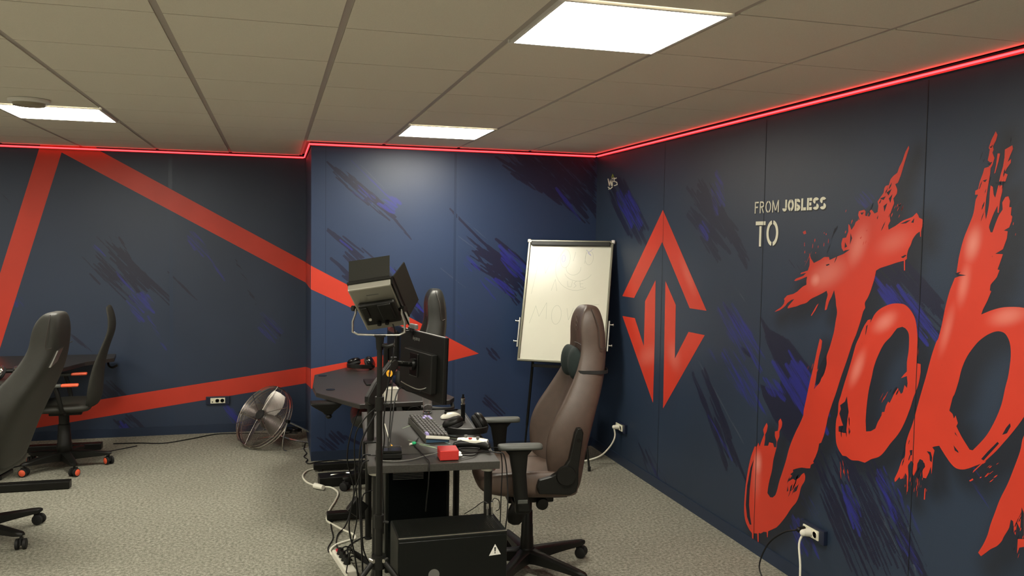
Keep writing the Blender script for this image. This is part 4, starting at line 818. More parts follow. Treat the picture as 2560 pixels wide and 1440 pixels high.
# pen
a, b_ = PZ(1112, 1027, ZK+.005), PZ(1143, 1024, ZK+.005)
t = thing('pen', 'thin black pen lying behind the white mouse', 'pen', a); MB().cyl((0, 0, 0), b_-a, .005).build('barrel', K['gloss'], t, smooth=True); MB().cyl(b_-a, (b_-a)*1.12, .003, .001).build('tip', K['black'], t, smooth=True)
# cup
o_, p = onto('drinking_glass', 'clear tall drinking glass on the desk under the monitor', 'glass', (1069, 1031), ZK)
MB().lathe([(.001, .0), (.024, 0), (.026, .01), (.029, .112), (.027, .112), (.0245, .012), (.001, .010)], n=32).build('glass_wall', K['glassy'], o_, smooth=True)
# headphones
def headphones(name, label, loc, ang, metal='gloss', k=1., band=1):
    t = thing(name, label, 'headphones', loc, ang, 'headphones'); T = Matrix.Scale(k, 4)
    for s, tilt in ((-1, .5), (1, 1.2)):
        ax = Vector((s*math.cos(tilt), -.15, math.sin(tilt))).normalized(); c = Vector((s*.060, 0, .046))
        MB().lathe([(.001, .020), (.018, .022), (.030, .018), (.034, .019), (.044, .010), (.047, 0), (.045, -.006), (.001, -.006)], c, ax=ax, T=T).build('ear_cup', K[metal], t, smooth=True)
        mb = MB(); q = ax.orthogonal().normalized(); p_ = ax.cross(q); mb.tube([c-ax*.014+(q*math.cos(a)+p_*math.sin(a))*.030 for a in np.linspace(0, 2*PI, 17)[:-1]], .014, 8, closed=True, T=T); mb.build('ear_cushion', K['pad'], t, smooth=True)
    pts = [Vector((math.cos(a)*.080, .02+math.sin(a)*.105, .022+.012*math.sin(a))) for a in np.linspace(-.1, PI+.1, 13)]
    secs = []
    for p_ in catmull(pts, 3):
        d = Vector((p_.x, p_.y-.02, 0)).normalized(); secs.append([p_+Vector((0, 0, -.014)), p_+Vector((0, 0, .014)), p_+d*.007+Vector((0, 0, .012)), p_+d*.007+Vector((0, 0, -.012))])
    hb = MB().loft(secs, T=T).build('headband', K['black'], t, smooth=True)
    mb = MB(); mb.tube([p_+Vector((-p_.x*.03, -.004, 0)) for p_ in pts[3:10]], .009, 8, T=T); mb.build('headband_padding', K['pad'], hb, smooth=True)
    return t
p = PZ(1168, 1079, ZK); headphones('headphones', 'black over-ear headphones lying on the desk beside the white controller', (p.x-.01, p.y-.03, ZK), 3.0, 'black', k=1.22)
p = PZ(905, 922, DZ); headphones('headphones', 'black headset lying on the middle desk by the blue wall', (p.x, p.y, DZ), 2.6, k=1.15)
p = PZ(25, 948, DZ); headphones('headphones', 'silver grey headset on the left desk beside the large black chair', (p.x, p.y, DZ), .4, 'chrome', k=1.15)
# controller
o_, p = onto('game_controller', 'white and black game controller on the desk above the red box', 'game controller', (1185, 1121), ZK, -.5)
secs = []
for x, dy, rr in ((-.085, -.045, .006), (-.078, -.040, .016), (-.06, -.012, .022), (-.03, .004, .020), (0, .006, .018), (.03, .004, .020), (.06, -.012, .022), (.078, -.040, .016), (.085, -.045, .006)):
    secs.append([Vector((x*1.1, dy+math.cos(a)*rr*1.6, .024+math.sin(a)*rr*1.05)) for a in np.linspace(0, 2*PI, 11)[:-1]])
bd = MB().loft(secs).build('body', K['black'], o_, smooth=True, sub=1)
secs = []
for x, dy, rr in ((-.078, -.012, .016), (-.04, .006, .028), (0, .010, .030), (.04, .006, .028), (.070, -.008, .018)): secs.append([Vector((x, dy+g_*rr, .041+(.008 if abs(g_) < .7 else .0))) for g_ in (-1, -.5, .5, 1)]+[Vector((x, dy+g_*rr, .026)) for g_ in (1, -1)])
fp = MB().loft(secs).build('faceplate', K['white'], o_, smooth=True)
mb = MB()
for x, y in ((-.045, .012), (.02, -.008)): mb.cyl((x, y, .046), (x, y, .060), .006, .009, 16)
mb.build('thumbstick', K['greylogo'], o_, smooth=True)
MB().cyl((-.018, -.006, .047), (-.018, -.006, .052), .009).build('direction_pad', K['redbox'], o_, smooth=True)
# red box
p = Vector((.775, 3.800, DZ)); o_ = thing('audio_interface', 'small bright red metal box at the front edge of the desk', 'audio interface', p, -.06)
MB().box((0, 0, .026), (.088, .10, .046)).build('housing', K['redbox'], o_, bevel=.003)
mb = MB(); mb.box((0, -.0505, .026), (.08, .002, .038)); mb.build('end_plate', K['redbox'], o_)
for y, z in ((-.03, .018), (0, .02), (.025, .018)): MB().cyl((.044, y, z), (.062, y, z), .007, n=14).build('connector', K['steel'], o_, smooth=True)
for x in (-.035, .035):
    for y in (-.04, .04): MB().cyl((x, y, 0), (x, y, .004), .006, n=10).build('foot', K['rubber'], o_)
# earplug
o_, p = onto('earbud', 'small green and white earbud on the desk mat', 'earbud', (1031, 1113), ZK, .3)
MB().sphere((.008, 0, .009), (.013, .010, .0085), 12).build('foam_tip', K['green'], o_, smooth=True)
MB().cyl((-.016, 0, .006), (0, 0, .008), .006, .005).build('stem', K['white'], o_, smooth=True)
# black dock with card
o_, p = onto('docking_box', 'flat black device with a chrome strip behind the light stand pole', 'device', (972, 1142), ZK, -.1)
MB().box((0, 0, .012), (.12, .085, .022)).build('lower_case', K['black'], o_, bevel=.002)
MB().box((0, .004, .030), (.115, .08, .012)).build('upper_case', K['gloss'], o_, bevel=.002)
MB().box((.01, .044, .0375), (.10, .004, .003)).build('metal_strip', K['chrome'], o_)
a, b_ = PZ(962, 1060, ZK+.006), PZ(978, 1117, ZK+.006)
t = thing('stylus', 'thin pale stick with orange end lying on the desk by the pole', 'stylus', a); MB().cyl((0, 0, 0), b_-a, .003).build('barrel', K['white'], t, smooth=True); MB().cyl((b_-a)*.97, (b_-a)*1.06, .008).build('orange_end', K['yellow'], t, smooth=True)
# middle desk
md = thing('gaming_desk', 'black cornered gaming desk against the middle wall with hooks under its edge', 'desk', (.70, 5.9, 0))
poly = [(.285, 6.36), (.25, 5.86), (.262, 5.62), (.50, 5.17), (1.07, 5.20), (1.12, 5.30), (1.09, 5.42), (.88, 5.56), (.82, 5.75), (.81, 5.98), (.82, 6.2), (.88, 6.40), (1.08, 6.54), (1.08, 6.64), (.98, 6.66), (.55, 6.69)]
MB().prism([(x-.70, y-5.9) for x, y in poly], DZ-.03, DZ).build('tabletop', K['middesk'], md, bevel=.004)
for y in (5.25, 6.42):
    L = None; mb = MB(); mb.box((0, y-5.9, .39), (.07, .05, .64)); L = mb.build('leg', K['metalblack'], md, bevel=.004)
    mb = MB(); mb.box((-.03, y-5.9, .036), (.78 if y > 6 else .72, .065, .042)); q_ = mb.build('foot', K['metalblack'], L, bevel=.006)
    for x in (-.37, .30): MB().box((x, y-5.9, .0075), (.03, .05, .015)).build('foot_pad', K['rubber'], L)
MB().box((0, 0, .62), (.05, 1.06, .08)).build('crossbar', K['metalblack'], md)
wq = Vector((.70, 5.9, 0)); wc_ = PZ(815, 1003, DZ-.03)-wq; wc_.z = DZ-.031
mb = MB(); mb.loft([[wc_+Vector((x*a+dx, y*b_, z)) for x, y in ((-1, -1), (1, -1), (1, 1), (-1, 1))] for a, b_, z, dx in ((.095, .05, 0, 0), (.10, .052, -.012, 0), (.075, .045, -.035, .005), (.035, .03, -.065, .012), (.022, .02, -.085, .015))])
wd_ = mb.build('headset_holder', K['black'], md, bevel=.006); mb = MB(); mb.sphere(wc_+Vector((.018, 0, -.098)), (.020, .018, .016), 12); mb.build('holder_knob', K['black'], wd_, smooth=True)
mb = MB(); mb.tube([(.18, -.735, DZ-.032), (.3, -.75, DZ-.045), (.38, -.72, DZ-.05), (.40, -.62, DZ-.04)], .012, 8); mb.build('cable_clip', K['black'], md, smooth=True)
MB().cyl((-.36, .40, DZ-.001), (-.36, .40, DZ+.003), .03, n=24).build('cable_grommet', K['gloss'], md, smooth=True)
MB().cyl((-.34, -.19, DZ-.001), (-.34, -.19, DZ+.003), .03, n=24).build('cable_grommet', K['gloss'], md, smooth=True)
# monitor seen edge on
mo = thing('monitor', 'thin curved monitor seen edge-on on the middle desk with red glossy reflection', 'monitor', (.82, 5.93, DZ), 0)
secs = []
for y, x in ((-.30, .012), (-.15, -.006), (0, -.012), (.15, -.006), (.30, .012)): secs.append([Vector((x-.012, y, .12)), Vector((x+.012, y, .12)), Vector((x+.012, y, .42)), Vector((x-.012, y, .42))])
MB().loft(secs).build('screen', K['gloss'], mo, smooth=True)
secs = []
for y, x in ((-.20, -.03), (0, -.05), (.20, -.03)): secs.append([Vector((x, y, .16)), Vector((x+.03, y, .14)), Vector((x+.03, y, .40)), Vector((x, y, .37))])
MB().loft(secs).build('rear_shell', K['black'], mo, bevel=.004)
mb = MB(); mb.box((-.065, 0, .14), (.03, .06, .27)); mb.build('stand_neck', K['black'], mo, bevel=.004)
MB().box((-.12, 0, .006), (.18, .22, .012)).build('stand_base', K['black'], mo, bevel=.004)
# tub
p = PZ(974, 1004, DZ); t = thing('plastic_tub', 'white open plastic tub on the middle desk', 'tub', (p.x+.01, p.y+.05, DZ), .05)
a_, b_ = .044, .034; lv = [(a_*.9, b_*.9, 0), (a_, b_, .072), (a_*1.12, b_*1.12, .072), (a_*1.12, b_*1.12, .078), (a_*.95, b_*.95, .078), (a_*.85, b_*.85, .005)]
MB().loft([[Vector((x*s, y*u, z)) for s, u in ((-1, -1), (1, -1), (1, 1), (-1, 1))] for x, y, z in lv]).build('tub_shell', K['tub'], t, bevel=.003)
p = PZ(955, 1004, DZ); t = thing('paper_cup', 'small white cup leaning beside the plastic tub', 'cup', (p.x-.01, p.y+.05, DZ), (0, .18, 0)); MB().lathe([(.001, 0), (.018, 0), (.022, .06), (.020, .06), (.016, .003), (.001, .003)]).build('cup_wall', K['tub'], t, smooth=True)
# left desk
ld = thing('gaming_desk', 'black shaped gaming desk at the far left behind the large black chair', 'desk', (-1.9, 7.05, 0))
poly = [(-1.30, 7.79), (-1.27, 7.53), (-1.45, 7.32), (-1.56, 7.0), (-1.52, 6.62), (-1.72, 6.36), (-2.6, 6.36), (-2.6, 7.79)]
MB().prism([(x+1.9, y-7.05) for x, y in poly], DZ-.03, DZ).build('tabletop', K['middesk'], ld, bevel=.004)
for y in (6.36, 7.47):
    mb = MB(); mb.box((-.1, y-7.05+(.06 if y < 7 else 0), .39), (.07, .05, .64)); L = mb.build('leg', K['metalblack'], ld, bevel=.004)
    mb = MB(); mb.box((.14, y-7.05, .03), (.80, .075, .052)); mb.build('foot', K['metalblack'], L, bevel=.006)
MB().box((-.1, 0, .62), (.05, 1.06, .08)).build('crossbar', K['metalblack'], ld)
mb = MB(); mb.tube([(.56, .60, DZ-.03), (.57, .58, DZ-.075), (.60, .56, DZ-.09), (.64, .56, DZ-.07)], .009, 8); mb.build('hook', K['black'], ld, smooth=True)
# ================================================================ MONITOR on arm
mn = thing('monitor', 'black monitor on a gas arm seen from behind with a webcam on top', 'monitor', (.738, 4.283, 1.111), (-.03, 0, -1.316))
MB().box((0, .006, 0), (.54, .010, .33)).build('screen', K['gloss'], mn, bevel=.002)
MB().box((0, -.006, .0), (.54, .016, .33)).build('rear_shell', K['black'], mn, bevel=.003)
MB().box((0, -.008, .1655), (.535, .012, .003)).build('top_edge', K['steel'], mn)
rb = MB().box((.03, -.030, -.025), (.34, .036, .20)).build('electronics_bulge', K['black'], mn, bevel=.006)
mb = MB(); gx = -.105; gh = .020
for ch in 'iiyama':
    ln = {'i': [[(0, 0), (0, .62)], [(0, .8), (0, .92)]], 'y': [[(0, .62), (.3, .05)], [(.6, .62), (.15, -.3)]], 'a': [[(.05, .62), (.5, .62), (.5, 0), (.0, 0), (.0, .32), (.5, .32)]], 'm': [[(0, 0), (0, .62), (.8, .62), (.8, 0)], [(.4, .62), (.4, 0)]]}[ch]
    for st in ln:
        for (a, b_), (c_, d_) in zip(st, st[1:]):
            p = Vector((gx+a*gh, -.0146, .118+b_*gh)); q = Vector((gx+c_*gh, -.0146, .118+d_*gh)); mb.cyl(p, q, .0015, n=5)
    gx += {'i': .0075, 'y': .0175, 'a': .0155, 'm': .0225}[ch]
mb.build('maker_name', K['greylogo'], mn)
MB().box((.0, -.051, .0), (.10, .008, .12)).build('mount_plate', K['gloss'], mn, bevel=.01)
mb = MB(); mb.box((-.06, -.0152, -.12), (.03, .001, .03)); mb.build('rating_label', K['greylogo'], mn)
wc = thing('webcam', 'small webcam clipped on top of the front monitor', 'webcam', (.705, 4.40, 1.290), -1.316)
MB().box((0, 0, .006), (.085, .022, .026)).build('camera_body', K['greylogo'], wc, bevel=.005)
MB().cyl((0, .011, .006), (0, .016, .006), .010).build('lens', K['gloss'], wc, smooth=True)
mb = MB(); mb.box((0, -.022, -.022), (.03, .006, .05)); mb.box((0, -.012, -.008), (.03, .03, .005)); mb.build('clip', K['black'], wc, bevel=.002)
# monitor arm (clamped to the left edge of the desk)
ma = thing('gas_spring_mount', 'black gas spring monitor arm with orange round sticker', 'monitor arm', (.472, 4.20, DZ))
def aw(p): return Vector(p)-Vector((.472, 4.20, DZ))
A1 = aw(PY(926, 1000, 4.05))
MB().box((-.01, 0, .006), (.07, .09, .012)).build('clamp', K['metalblack'], ma, bevel=.003)
mb = MB(); mb.box((-.045, 0, -.03), (.008, .06, .08)); mb.cyl((-.02, 0, -.075), (-.02, 0, -.045), .012); mb.build('clamp_screw', K['metalblack'], ma)
MB().cyl((-.01, 0, .012), (-.01, 0, .17), .018).build('post', K['metalblack'], ma, smooth=True)
mb = MB(); mb.cyl((-.01, 0, .17), (-.01, 0, .23), .028); mb.tube([Vector((-.01, 0, .20)), (Vector((-.01, 0, .20))+A1)/2+Vector((-.01, 0, .0)), A1], .02, 10); mb.build('lower_arm', K['black'], ma, smooth=True)
A1, A2 = aw(PY(926, 1000, 4.05)), aw(PY(984, 908, 4.12))
d = (A2-A1).normalized(); n_ = d.cross(Vector((-.3, 1, 0))).normalized(); u_ = d.cross(n_)
secs = [[A1+d*s_*(A2-A1).length+n_*a*wd+u_*b_*.02 for a, b_ in ((-1, -1), (-1.0, 1), (1., 1), (1, -1))] for s_, wd in ((-.1, .012), (0, .028), (.35, .034), (.8, .026), (1, .022), (1.08, .01))]
ua = MB().loft(secs).build('upper_arm', K['black'], ma, bevel=.006)
mb = MB(); cs = A1+(A2-A1)*.72-u_*.0 ; face = Vector((-.25, -1, .0)).normalized()
best = min((u_, -u_), key=lambda q: (q).dot(Vector((.3, 4.1, 0)).normalized()))
mb.cyl(cs+best*.0205, cs+best*.0225, .017, n=24); mb.build('sticker', K['yellow'], ua, smooth=True)
mb = MB(); mb.cyl(cs+best*.0226, cs+best*.0229, .007, n=12); mb.build('sticker_print', mat('sticker_brown', (.4, .1, .02), .5), ua, smooth=True)
mb = MB(); mb.cyl(A2+Vector((0, 0, -.03)), A2+Vector((0, 0, .03)), .016); tp = aw((.682, 4.275, 1.113)); mb.tube([A2, (A2+tp)/2+Vector((0, -.005, 0)), tp], .014, 8); mb.cyl(tp-Vector((.01, 0, 0)), tp+Vector((.012, .003, 0)), .03); mb.build('tilt_head', K['metalblack'], ma, smooth=True)
for q in (A2+Vector((-.01, -.017, .012)), A2*.6+tp*.4+Vector((0, -.016, .01)), A2*.25+tp*.75+Vector((0, -.016, .005))): MB().cyl(q, q+Vector((-.003, -.006, 0)), .007, n=12).build('bolt', K['chrome'], ma, smooth=True)
# ================================================================ LIGHT STAND + VIDEO LIGHT
SX, SY = .421, 3.50
ls = thing('light_stand', 'black tripod light stand with pole rising in front of the desk', 'light stand', (SX, SY, 0))
MB().cyl((0, 0, .10), (0, 0, .58), .0165).build('lower_tube', K['metalblack'], ls, smooth=True)
MB().cyl((0, 0, .56), (0, 0, 1.08), .0125).build('middle_tube', K['metalblack'], ls, smooth=True)
MB().cyl((0, 0, 1.06), (0, 0, 1.30), .0115).build('upper_tube', K['metalblack'], ls, smooth=True)
for z, r in ((.57, .021), (1.07, .019)):
    mb = MB(); mb.cyl((0, 0, z-.028), (0, 0, z+.028), r); mb.tube([(r*.8, -.01, z), (r+.018, -.015, z-.004)], .006); mb.build('clamp_collar', K['black'], ls, smooth=True)
mb = MB(); mb.cyl((0, 0, 1.295), (0, 0, 1.352), .014, .018); mb.box((0, 0, 1.352), (.045, .03, .008)); mb.tube([(.01, -.01, 1.315), (.03, -.02, 1.31), (.055, -.03, 1.318)], .009); mb.build('tilt_bracket', K['metalblack'], ls, smooth=True)
mb = MB(); mb.cyl((0, 0, .37), (0, 0, .425), .030); mb.build('leg_collar', K['black'], ls, smooth=True)
for a in (rad_(-38), rad_(92), rad_(205)):
    d = Vector((math.cos(a), math.sin(a), 0)); mb = MB(); mb.tube([d*.028+Vector((0, 0, .40)), d*.42+Vector((0, 0, .016))], .012, 10, smooth=False); L = mb.build('leg', K['metalblack'], ls, smooth=True)
    mb = MB(); mb.sphere(d*.42+Vector((0, 0, .013)), .013, 10); mb.build('rubber_foot', K['rubber'], L, smooth=True)
    mb = MB(); mb.tube([d*.02+Vector((0, 0, .14)), d*.22+Vector((0, 0, .20))], .005, 8, smooth=False); mb.cyl(d*.032+Vector((0, 0, .408))-Vector((-d.y, d.x, 0))*.014, d*.032+Vector((0, 0, .408))+Vector((-d.y, d.x, 0))*.014, .008); mb.build('brace', K['steel'], L, smooth=True)
PC_ = Vector((.417, 3.508, 1.465))
vl = thing('video_light', 'silver backed LED video light with black barn doors on the stand', 'video light', PC_, 0)
RX = Matrix.Rotation(-.097, 4, 'Z') @ Matrix.Rotation(.897, 4, 'X') @ Matrix.Rotation(-.267, 4, 'Y'); pw, ph = .179, .308
hd = MB().box((0, .016, 0), (pw, .032, ph), T=RX).build('lamp_housing', K['lightback'], vl, bevel=.006)
MB().box((0, .035, 0), (pw*1.02, .010, ph*1.04), T=RX).build('front_frame', K['black'], vl, bevel=.002)
mb = MB(); mb.box((pw/2+.003, .020, 0), (.007, .036, ph*1.02), T=RX); mb.build('side_rail', K['gloss'], vl)
cb = MB().box((.003, -.011, -.012), (.152, .022, .150), T=RX).build('control_box', K['black'], vl, bevel=.008)
mb = MB(); mb.box((-.050, -.024, .018), (.026, .006, .07), T=RX); mb.box((.035, -.025, .008), (.055, .010, .11), T=RX); mb.build('battery_mount', K['black'], vl, bevel=.003)
mb = MB()
for x in (-.015, .018): mb.cyl(RX @ Vector((x, -.022, -.068)), RX @ Vector((x, -.036, -.068)), .009, n=16)
mb.build('dial', K['black'], vl, smooth=True)
mb = MB(); mb.cyl(RX @ Vector((-.045, -.022, -.035)), RX @ Vector((-.045, -.028, -.035)), .006, n=14); mb.build('socket', K['white'], vl, smooth=True)
mb = MB(); mb.box((0, -.0006, .105), (.05, .001, .005), T=RX); mb.build('maker_text', K['greylogo'], vl)
R3 = RX.to_3x3()
iz = Matrix.Identity(3)
def door(name, a, b_, out, L, taper, th=.002):
    a, b_ = Vector(a), Vector(b_); e = (b_-a); out = Vector(out).normalized()*L; n = e.cross(out).normalized()*th
    c = a+out+e*taper; d = b_+out-e*taper; mb = MB()
    mb.add([a-n, b_-n, d-n, c-n, a+n, b_+n, d+n, c+n], [(0, 1, 2, 3), (7, 6, 5, 4), (0, 4, 5, 1), (1, 5, 6, 2), (2, 6, 7, 3), (3, 7, 4, 0)]); return mb.build(name, K['doorcloth'], vl, bevel=.0)
y0 = .042
tl, tr = RX @ Vector((-pw/2+.006, y0, ph/2)), RX @ Vector((pw/2-.006, y0, ph/2))
door('barn_door', tl, tr, iz @ Vector((0, .05, 1)), .085, -.0)
rt_, rb_ = RX @ Vector((pw/2+.006, y0, ph/2-.005)), RX @ Vector((pw/2+.006, y0, -ph/2+.005))
door('barn_door', rt_, rb_, iz @ Vector((.046, .03, .062)), .085, .03)
mb = MB(); mb.cyl(tl, tr, .005, n=10); mb.cyl(rt_, rb_, .005, n=10); mb.build('hinge_rod', K['metalblack'], vl, smooth=True)
YR = Matrix.Rotation(-.24, 4, 'Z'); mb = MB(); s = pw/2+.006
yp = [Vector((-s, 0, 0)), Vector((-s, 0, -.02)), Vector((-s-.012, 0, -.055)), Vector((-s-.012, 0, -.098)), Vector((-s+.01, 0, -.108)), Vector((0, 0, -.110)), Vector((s-.01, 0, -.108)), Vector((s+.012, 0, -.098)), Vector((s+.012, 0, -.055)), Vector((s, 0, -.02)), Vector((s, 0, 0))]
yp = [YR @ q for q in yp]; mb.tube(yp, .0048, 8, smooth=False); mb.build('yoke', K['steel'], vl, smooth=True)
mb = MB()
for q in (-1, 1): mb = MB(); mb.cyl(YR @ Vector((q*(pw/2-.004), 0.02, 0)), YR @ Vector((q*(s+.014), 0, 0)), .012, n=14); mb.build('yoke_knob', K['black'], vl, smooth=True)
# ================================================================ PC CASES
pc = thing('computer_case', 'wide black computer case with a white warning triangle in front of the desk', 'computer case', (.735, 3.585, 0), 0)
cw, cd, chh = .475, .245, .50
MB().box((0, .0, chh/2+.006), (cw, cd, chh-.012)).build('chassis', K['casepaint'], pc, bevel=.006)
MB().box((0, -cd/2-.002, chh/2-.004), (cw-.006, .005, chh-.024)).build('side_panel', K['caseglass'], pc, bevel=.002)
mb = MB(); mb.box((0, -cd/2+.002, chh-.0005), (cw-.004, .005, .003)); mb.build('panel_trim', K['steel'], pc)
mb = MB()
for i in range(60):
    mb.box((-.213+i*.00722, .005, chh+.0010), (.0035, .20, .001))
mb.build('top_vent', K['metalblack'], pc)
def flatpoly(pts, y, M, name, par):
    tri = tessellate_polygon([[Vector((x, z, 0)) for x, z in pts]]); MB().add([(x, y, z) for x, z in pts], [tuple(q) for q in tri]).build(name, M, par)
yy = -cd/2-.0052
flatpoly([(.155, .395), (.208, .398), (.182, .445)], yy, K['label'], 'warning_sticker', pc)
flatpoly([(.1795, .412), (.1845, .412), (.186, .431), (.178, .431)], yy-.0004, K['hole'], 'warning_mark', pc); flatpoly([(.1795, .404), (.1845, .404), (.1845, .409), (.1795, .409)], yy-.0004, K['hole'], 'warning_mark', pc)
flatpoly([(-.085+.024*math.cos(a), .335+.024*math.sin(a)) for a in np.linspace(0, 2*PI, 25)[:-1]], yy, K['greylogo'], 'round_mark', pc)
for x in (-.2, .2): MB().box((x, 0, .004), (.04, cd-.03, .008)).build('foot', K['rubber'], pc)
for x, h_, lb, pts in ((-.012, .03, 'shorter left usb plug standing on the black case, lead towards the left', [(0, 0, .056), (-.02, .01, .060), (-.06, .02, .03), (-.10, .03, .004)]), (.010, .036, 'taller right usb plug standing on the black case, lead curling to the right', [(0, 0, .062), (.012, .005, .075), (.035, .01, .06), (.040, .02, .02), (.030, .04, .004)])):
    pd = thing('usb_plug', lb, 'usb plug', (.945+x, 3.665, chh+.003), 0, 'usb plugs on the black case')
    MB().box((0, 0, h_/2), (.008, .005, h_)).build('plug_shell', K['steel'], pd); MB().box((0, 0, h_+.012), (.012, .008, .026)).build('plug_grip', K['chrome'], pd, bevel=.002)
    MB().tube(pts, .002, 6).build('lead', K['cable'], pd, smooth=True)
tw = thing('computer_tower', 'tall black computer tower standing under the front desk', 'computer tower', (.735, 4.55, 0), -.05)
MB().box((0, 0, .30), (.34, .42, .60)).build('chassis', K['casepaint'], tw, bevel=.006)
MB().box((0, -.213, .31), (.31, .006, .55)).build('side_panel', K['caseglass'], tw, bevel=.002)
mb = MB()
for i in range(9): mb.box((-.05, -.2175, .50+i*.008), (.16, .002, .003))
mb.build('vent', K['greylogo'], tw)
for x in (-.13, .13): MB().box((x, 0, .003), (.04, .36, .006)).build('foot', K['rubber'], tw)
# ================================================================ WHITEBOARD
Rw = Matrix.Rotation(-.557, 4, 'Z') @ Matrix.Rotation(-.31, 4, 'X')
wb = thing('whiteboard', 'white tripod flipchart whiteboard leaning in the blue corner with faint doodles', 'whiteboard', (2.232, 6.325, 0))
oc = Vector((0, 0, 1.281)); Tb = TR(*oc) @ Rw
MB().box((0, .004, 0), (.672, .010, .972), T=Tb).build('writing_surface', K['board'], wb)
for x in (-.342, .342): MB().box((x, 0, 0), (.018, .026, .99), T=Tb).build('side_rail', K['alu'], wb, bevel=.003)
MB().box((0, 0, -.493), (.70, .028, .018), T=Tb).build('bottom_rail', K['alu'], wb, bevel=.003)
mb = MB(); mb.box((0, 0, .490), (.70, .03, .024), T=Tb); mb.build('top_rail', K['alu'], wb, bevel=.003)
mb = MB(); mb.box((0, -.018, .472), (.65, .014, .036), T=Tb); mb.build('paper_clamp', K['black'], wb, bevel=.004)
mb = MB()
for x in (-.345, .345): mb.box((x, 0, .495), (.03, .032, .03), T=Tb)
mb.build('corner_cap', K['panelframe'], wb, bevel=.008)
for x in (-.375, .375):
    mb = MB(); mb.box((x*.965, 0, -.27), (.010, .02, .24), T=Tb)
    for z in (-.18, -.345): mb.cyl(Tb @ Vector((x*.96, -.002, z)), Tb @ Vector((x*1.06, -.002, z)), .006, n=10); mb.cyl(Tb @ Vector((x*1.04, -.002, z)), Tb @ Vector((x*1.055, -.002, z)), .011, n=12)
    mb.build('paper_hook', K['steel'], wb, smooth=True)
wo = Vector((2.232, 6.325, 0))
for nm, a, b_ in (('leg', (2.03, 6.50, 1.3), (2.035, 6.53, .0)), ('leg', (1.985, 6.38, .83), (1.99, 6.60, .0)), ('leg', (2.29, 6.22, 1.0), (2.318, 5.961, .0))):
    a, b_ = Vector(a)-wo, Vector(b_)-wo
    if nm == 'leg' and a.z > 1.2: continue
    k_ = .3; mb = MB(); mb.cyl(a, a*k_+b_*(1-k_), .011, n=12); mb.cyl(a*k_+b_*(1-k_), b_+Vector((0, 0, .012)), .008, n=12); L = mb.build('leg', K['metalblack'], wb, smooth=True)
    mb = MB(); mb.cyl(b_+Vector((0, 0, .0)), b_+Vector((0, 0, .035)), .012, n=12); mb.build('leg_tip', K['rubber'], L, smooth=True)
mb = MB(); mb.cyl(Vector((2.40, 6.42, 1.1))-wo, Vector((2.52, 6.60, .0))-wo, .010, n=12); mb.build('leg', K['metalblack'], wb, smooth=True)
mb = MB(); mb.box(Vector((2.13, 6.20, .775))-wo, (.40, .03, .02), R=Matrix.Rotation(-.557, 3, 'Z')); mb.build('crossbar', K['metalblack'], wb)
def boardline(strokes, wd, M, name):
    vs = []; fs = []
    for st in strokes:
        for (u1, v1), (u2, v2) in zip(st, st[1:]):
            a = Vector((-.336+u1*.672, -.0016, .486-v1*.972)); b_ = Vector((-.336+u2*.672, -.0016, .486-v2*.972)); d = b_-a; n = Vector((-d.z, 0, d.x)).normalized()*wd/2 if d.length > 1e-6 else Vector((wd, 0, 0))
            o_ = len(vs); vs += [Tb @ q for q in (a+n, a-n, b_-n, b_+n)]; fs.append((o_, o_+1, o_+2, o_+3))
    MB().add(vs, fs).build(name, M, wb)
def circ(cx, cy_, rx, ry, a0=0, a1=360, n=14): return [(cx+rx*math.cos(math.radians(a0+(a1-a0)*i/n)), cy_+ry*math.sin(math.radians(a0+(a1-a0)*i/n))) for i in range(n+1)]
boardline([[(.07, .45), (.12, .2), (.16, .06), (.20, .18), (.22, .27), (.27, .18)], circ(.45, .14, .06, .08), circ(.74, .13, .05, .06), circ(.56, .22, .09, .06, -10, 190), circ(.62, .24, .17, .09, 20, 160), circ(.60, .22, .26, .19, 60, 230),
 [(.55, .16), (.57, .08)], [(.69, .18), (.70, .06)], [(.31, .42), (.35, .32), (.38, .42)], [(.50, .33), (.51, .38), (.55, .38), (.56, .33)], [(.61, .33), (.58, .35), (.61, .37), (.58, .39)], [(.69, .32), (.65, .33), (.66, .38), (.70, .38)], [(.65, .355), (.69, .35)],
 [(.08, .70), (.14, .55), (.19, .64), (.27, .52), (.28, .66)], circ(.40, .62, .06, .08), [(.52, .56), (.55, .66), (.60, .56)], [(.75, .53), (.90, .52)]], .0028, K['ink'], 'marker_writing')
boardline([circ(.43, .14, .02, .03), [(.70, .06), (.76, .11), (.72, .09), (.78, .05)]], .003, K['inkblue'], 'blue_marker_writing')
# waste bin with bag
bn = thing('waste_bin', 'dark green bin with shiny black bag behind the brown chair in the corner', 'bin', (2.30, 6.36, 0))
MB().lathe([(.001, 0), (.13, 0), (.14, .01), (.155, .30), (.16, .30), (.001, .30)], n=32).build('bin_body', K['bingreen'], bn, smooth=True)
secs = []
for j, (r_, z) in enumerate(((.164, .24), (.172, .27), (.176, .31), (.168, .355), (.14, .39), (.09, .405), (.03, .40))): secs.append([Vector((math.cos(a)*r_*(1+.06*math.sin(a*7+j)+.04*math.sin(a*13+2*j)), math.sin(a)*r_*(1+.06*math.sin(a*7+j)), z+.008*math.sin(a*5+j))) for a in np.linspace(0, 2*PI, 33)[:-1]])
MB().loft(secs).build('bin_bag', K['bag'], bn, smooth=True, sub=1)
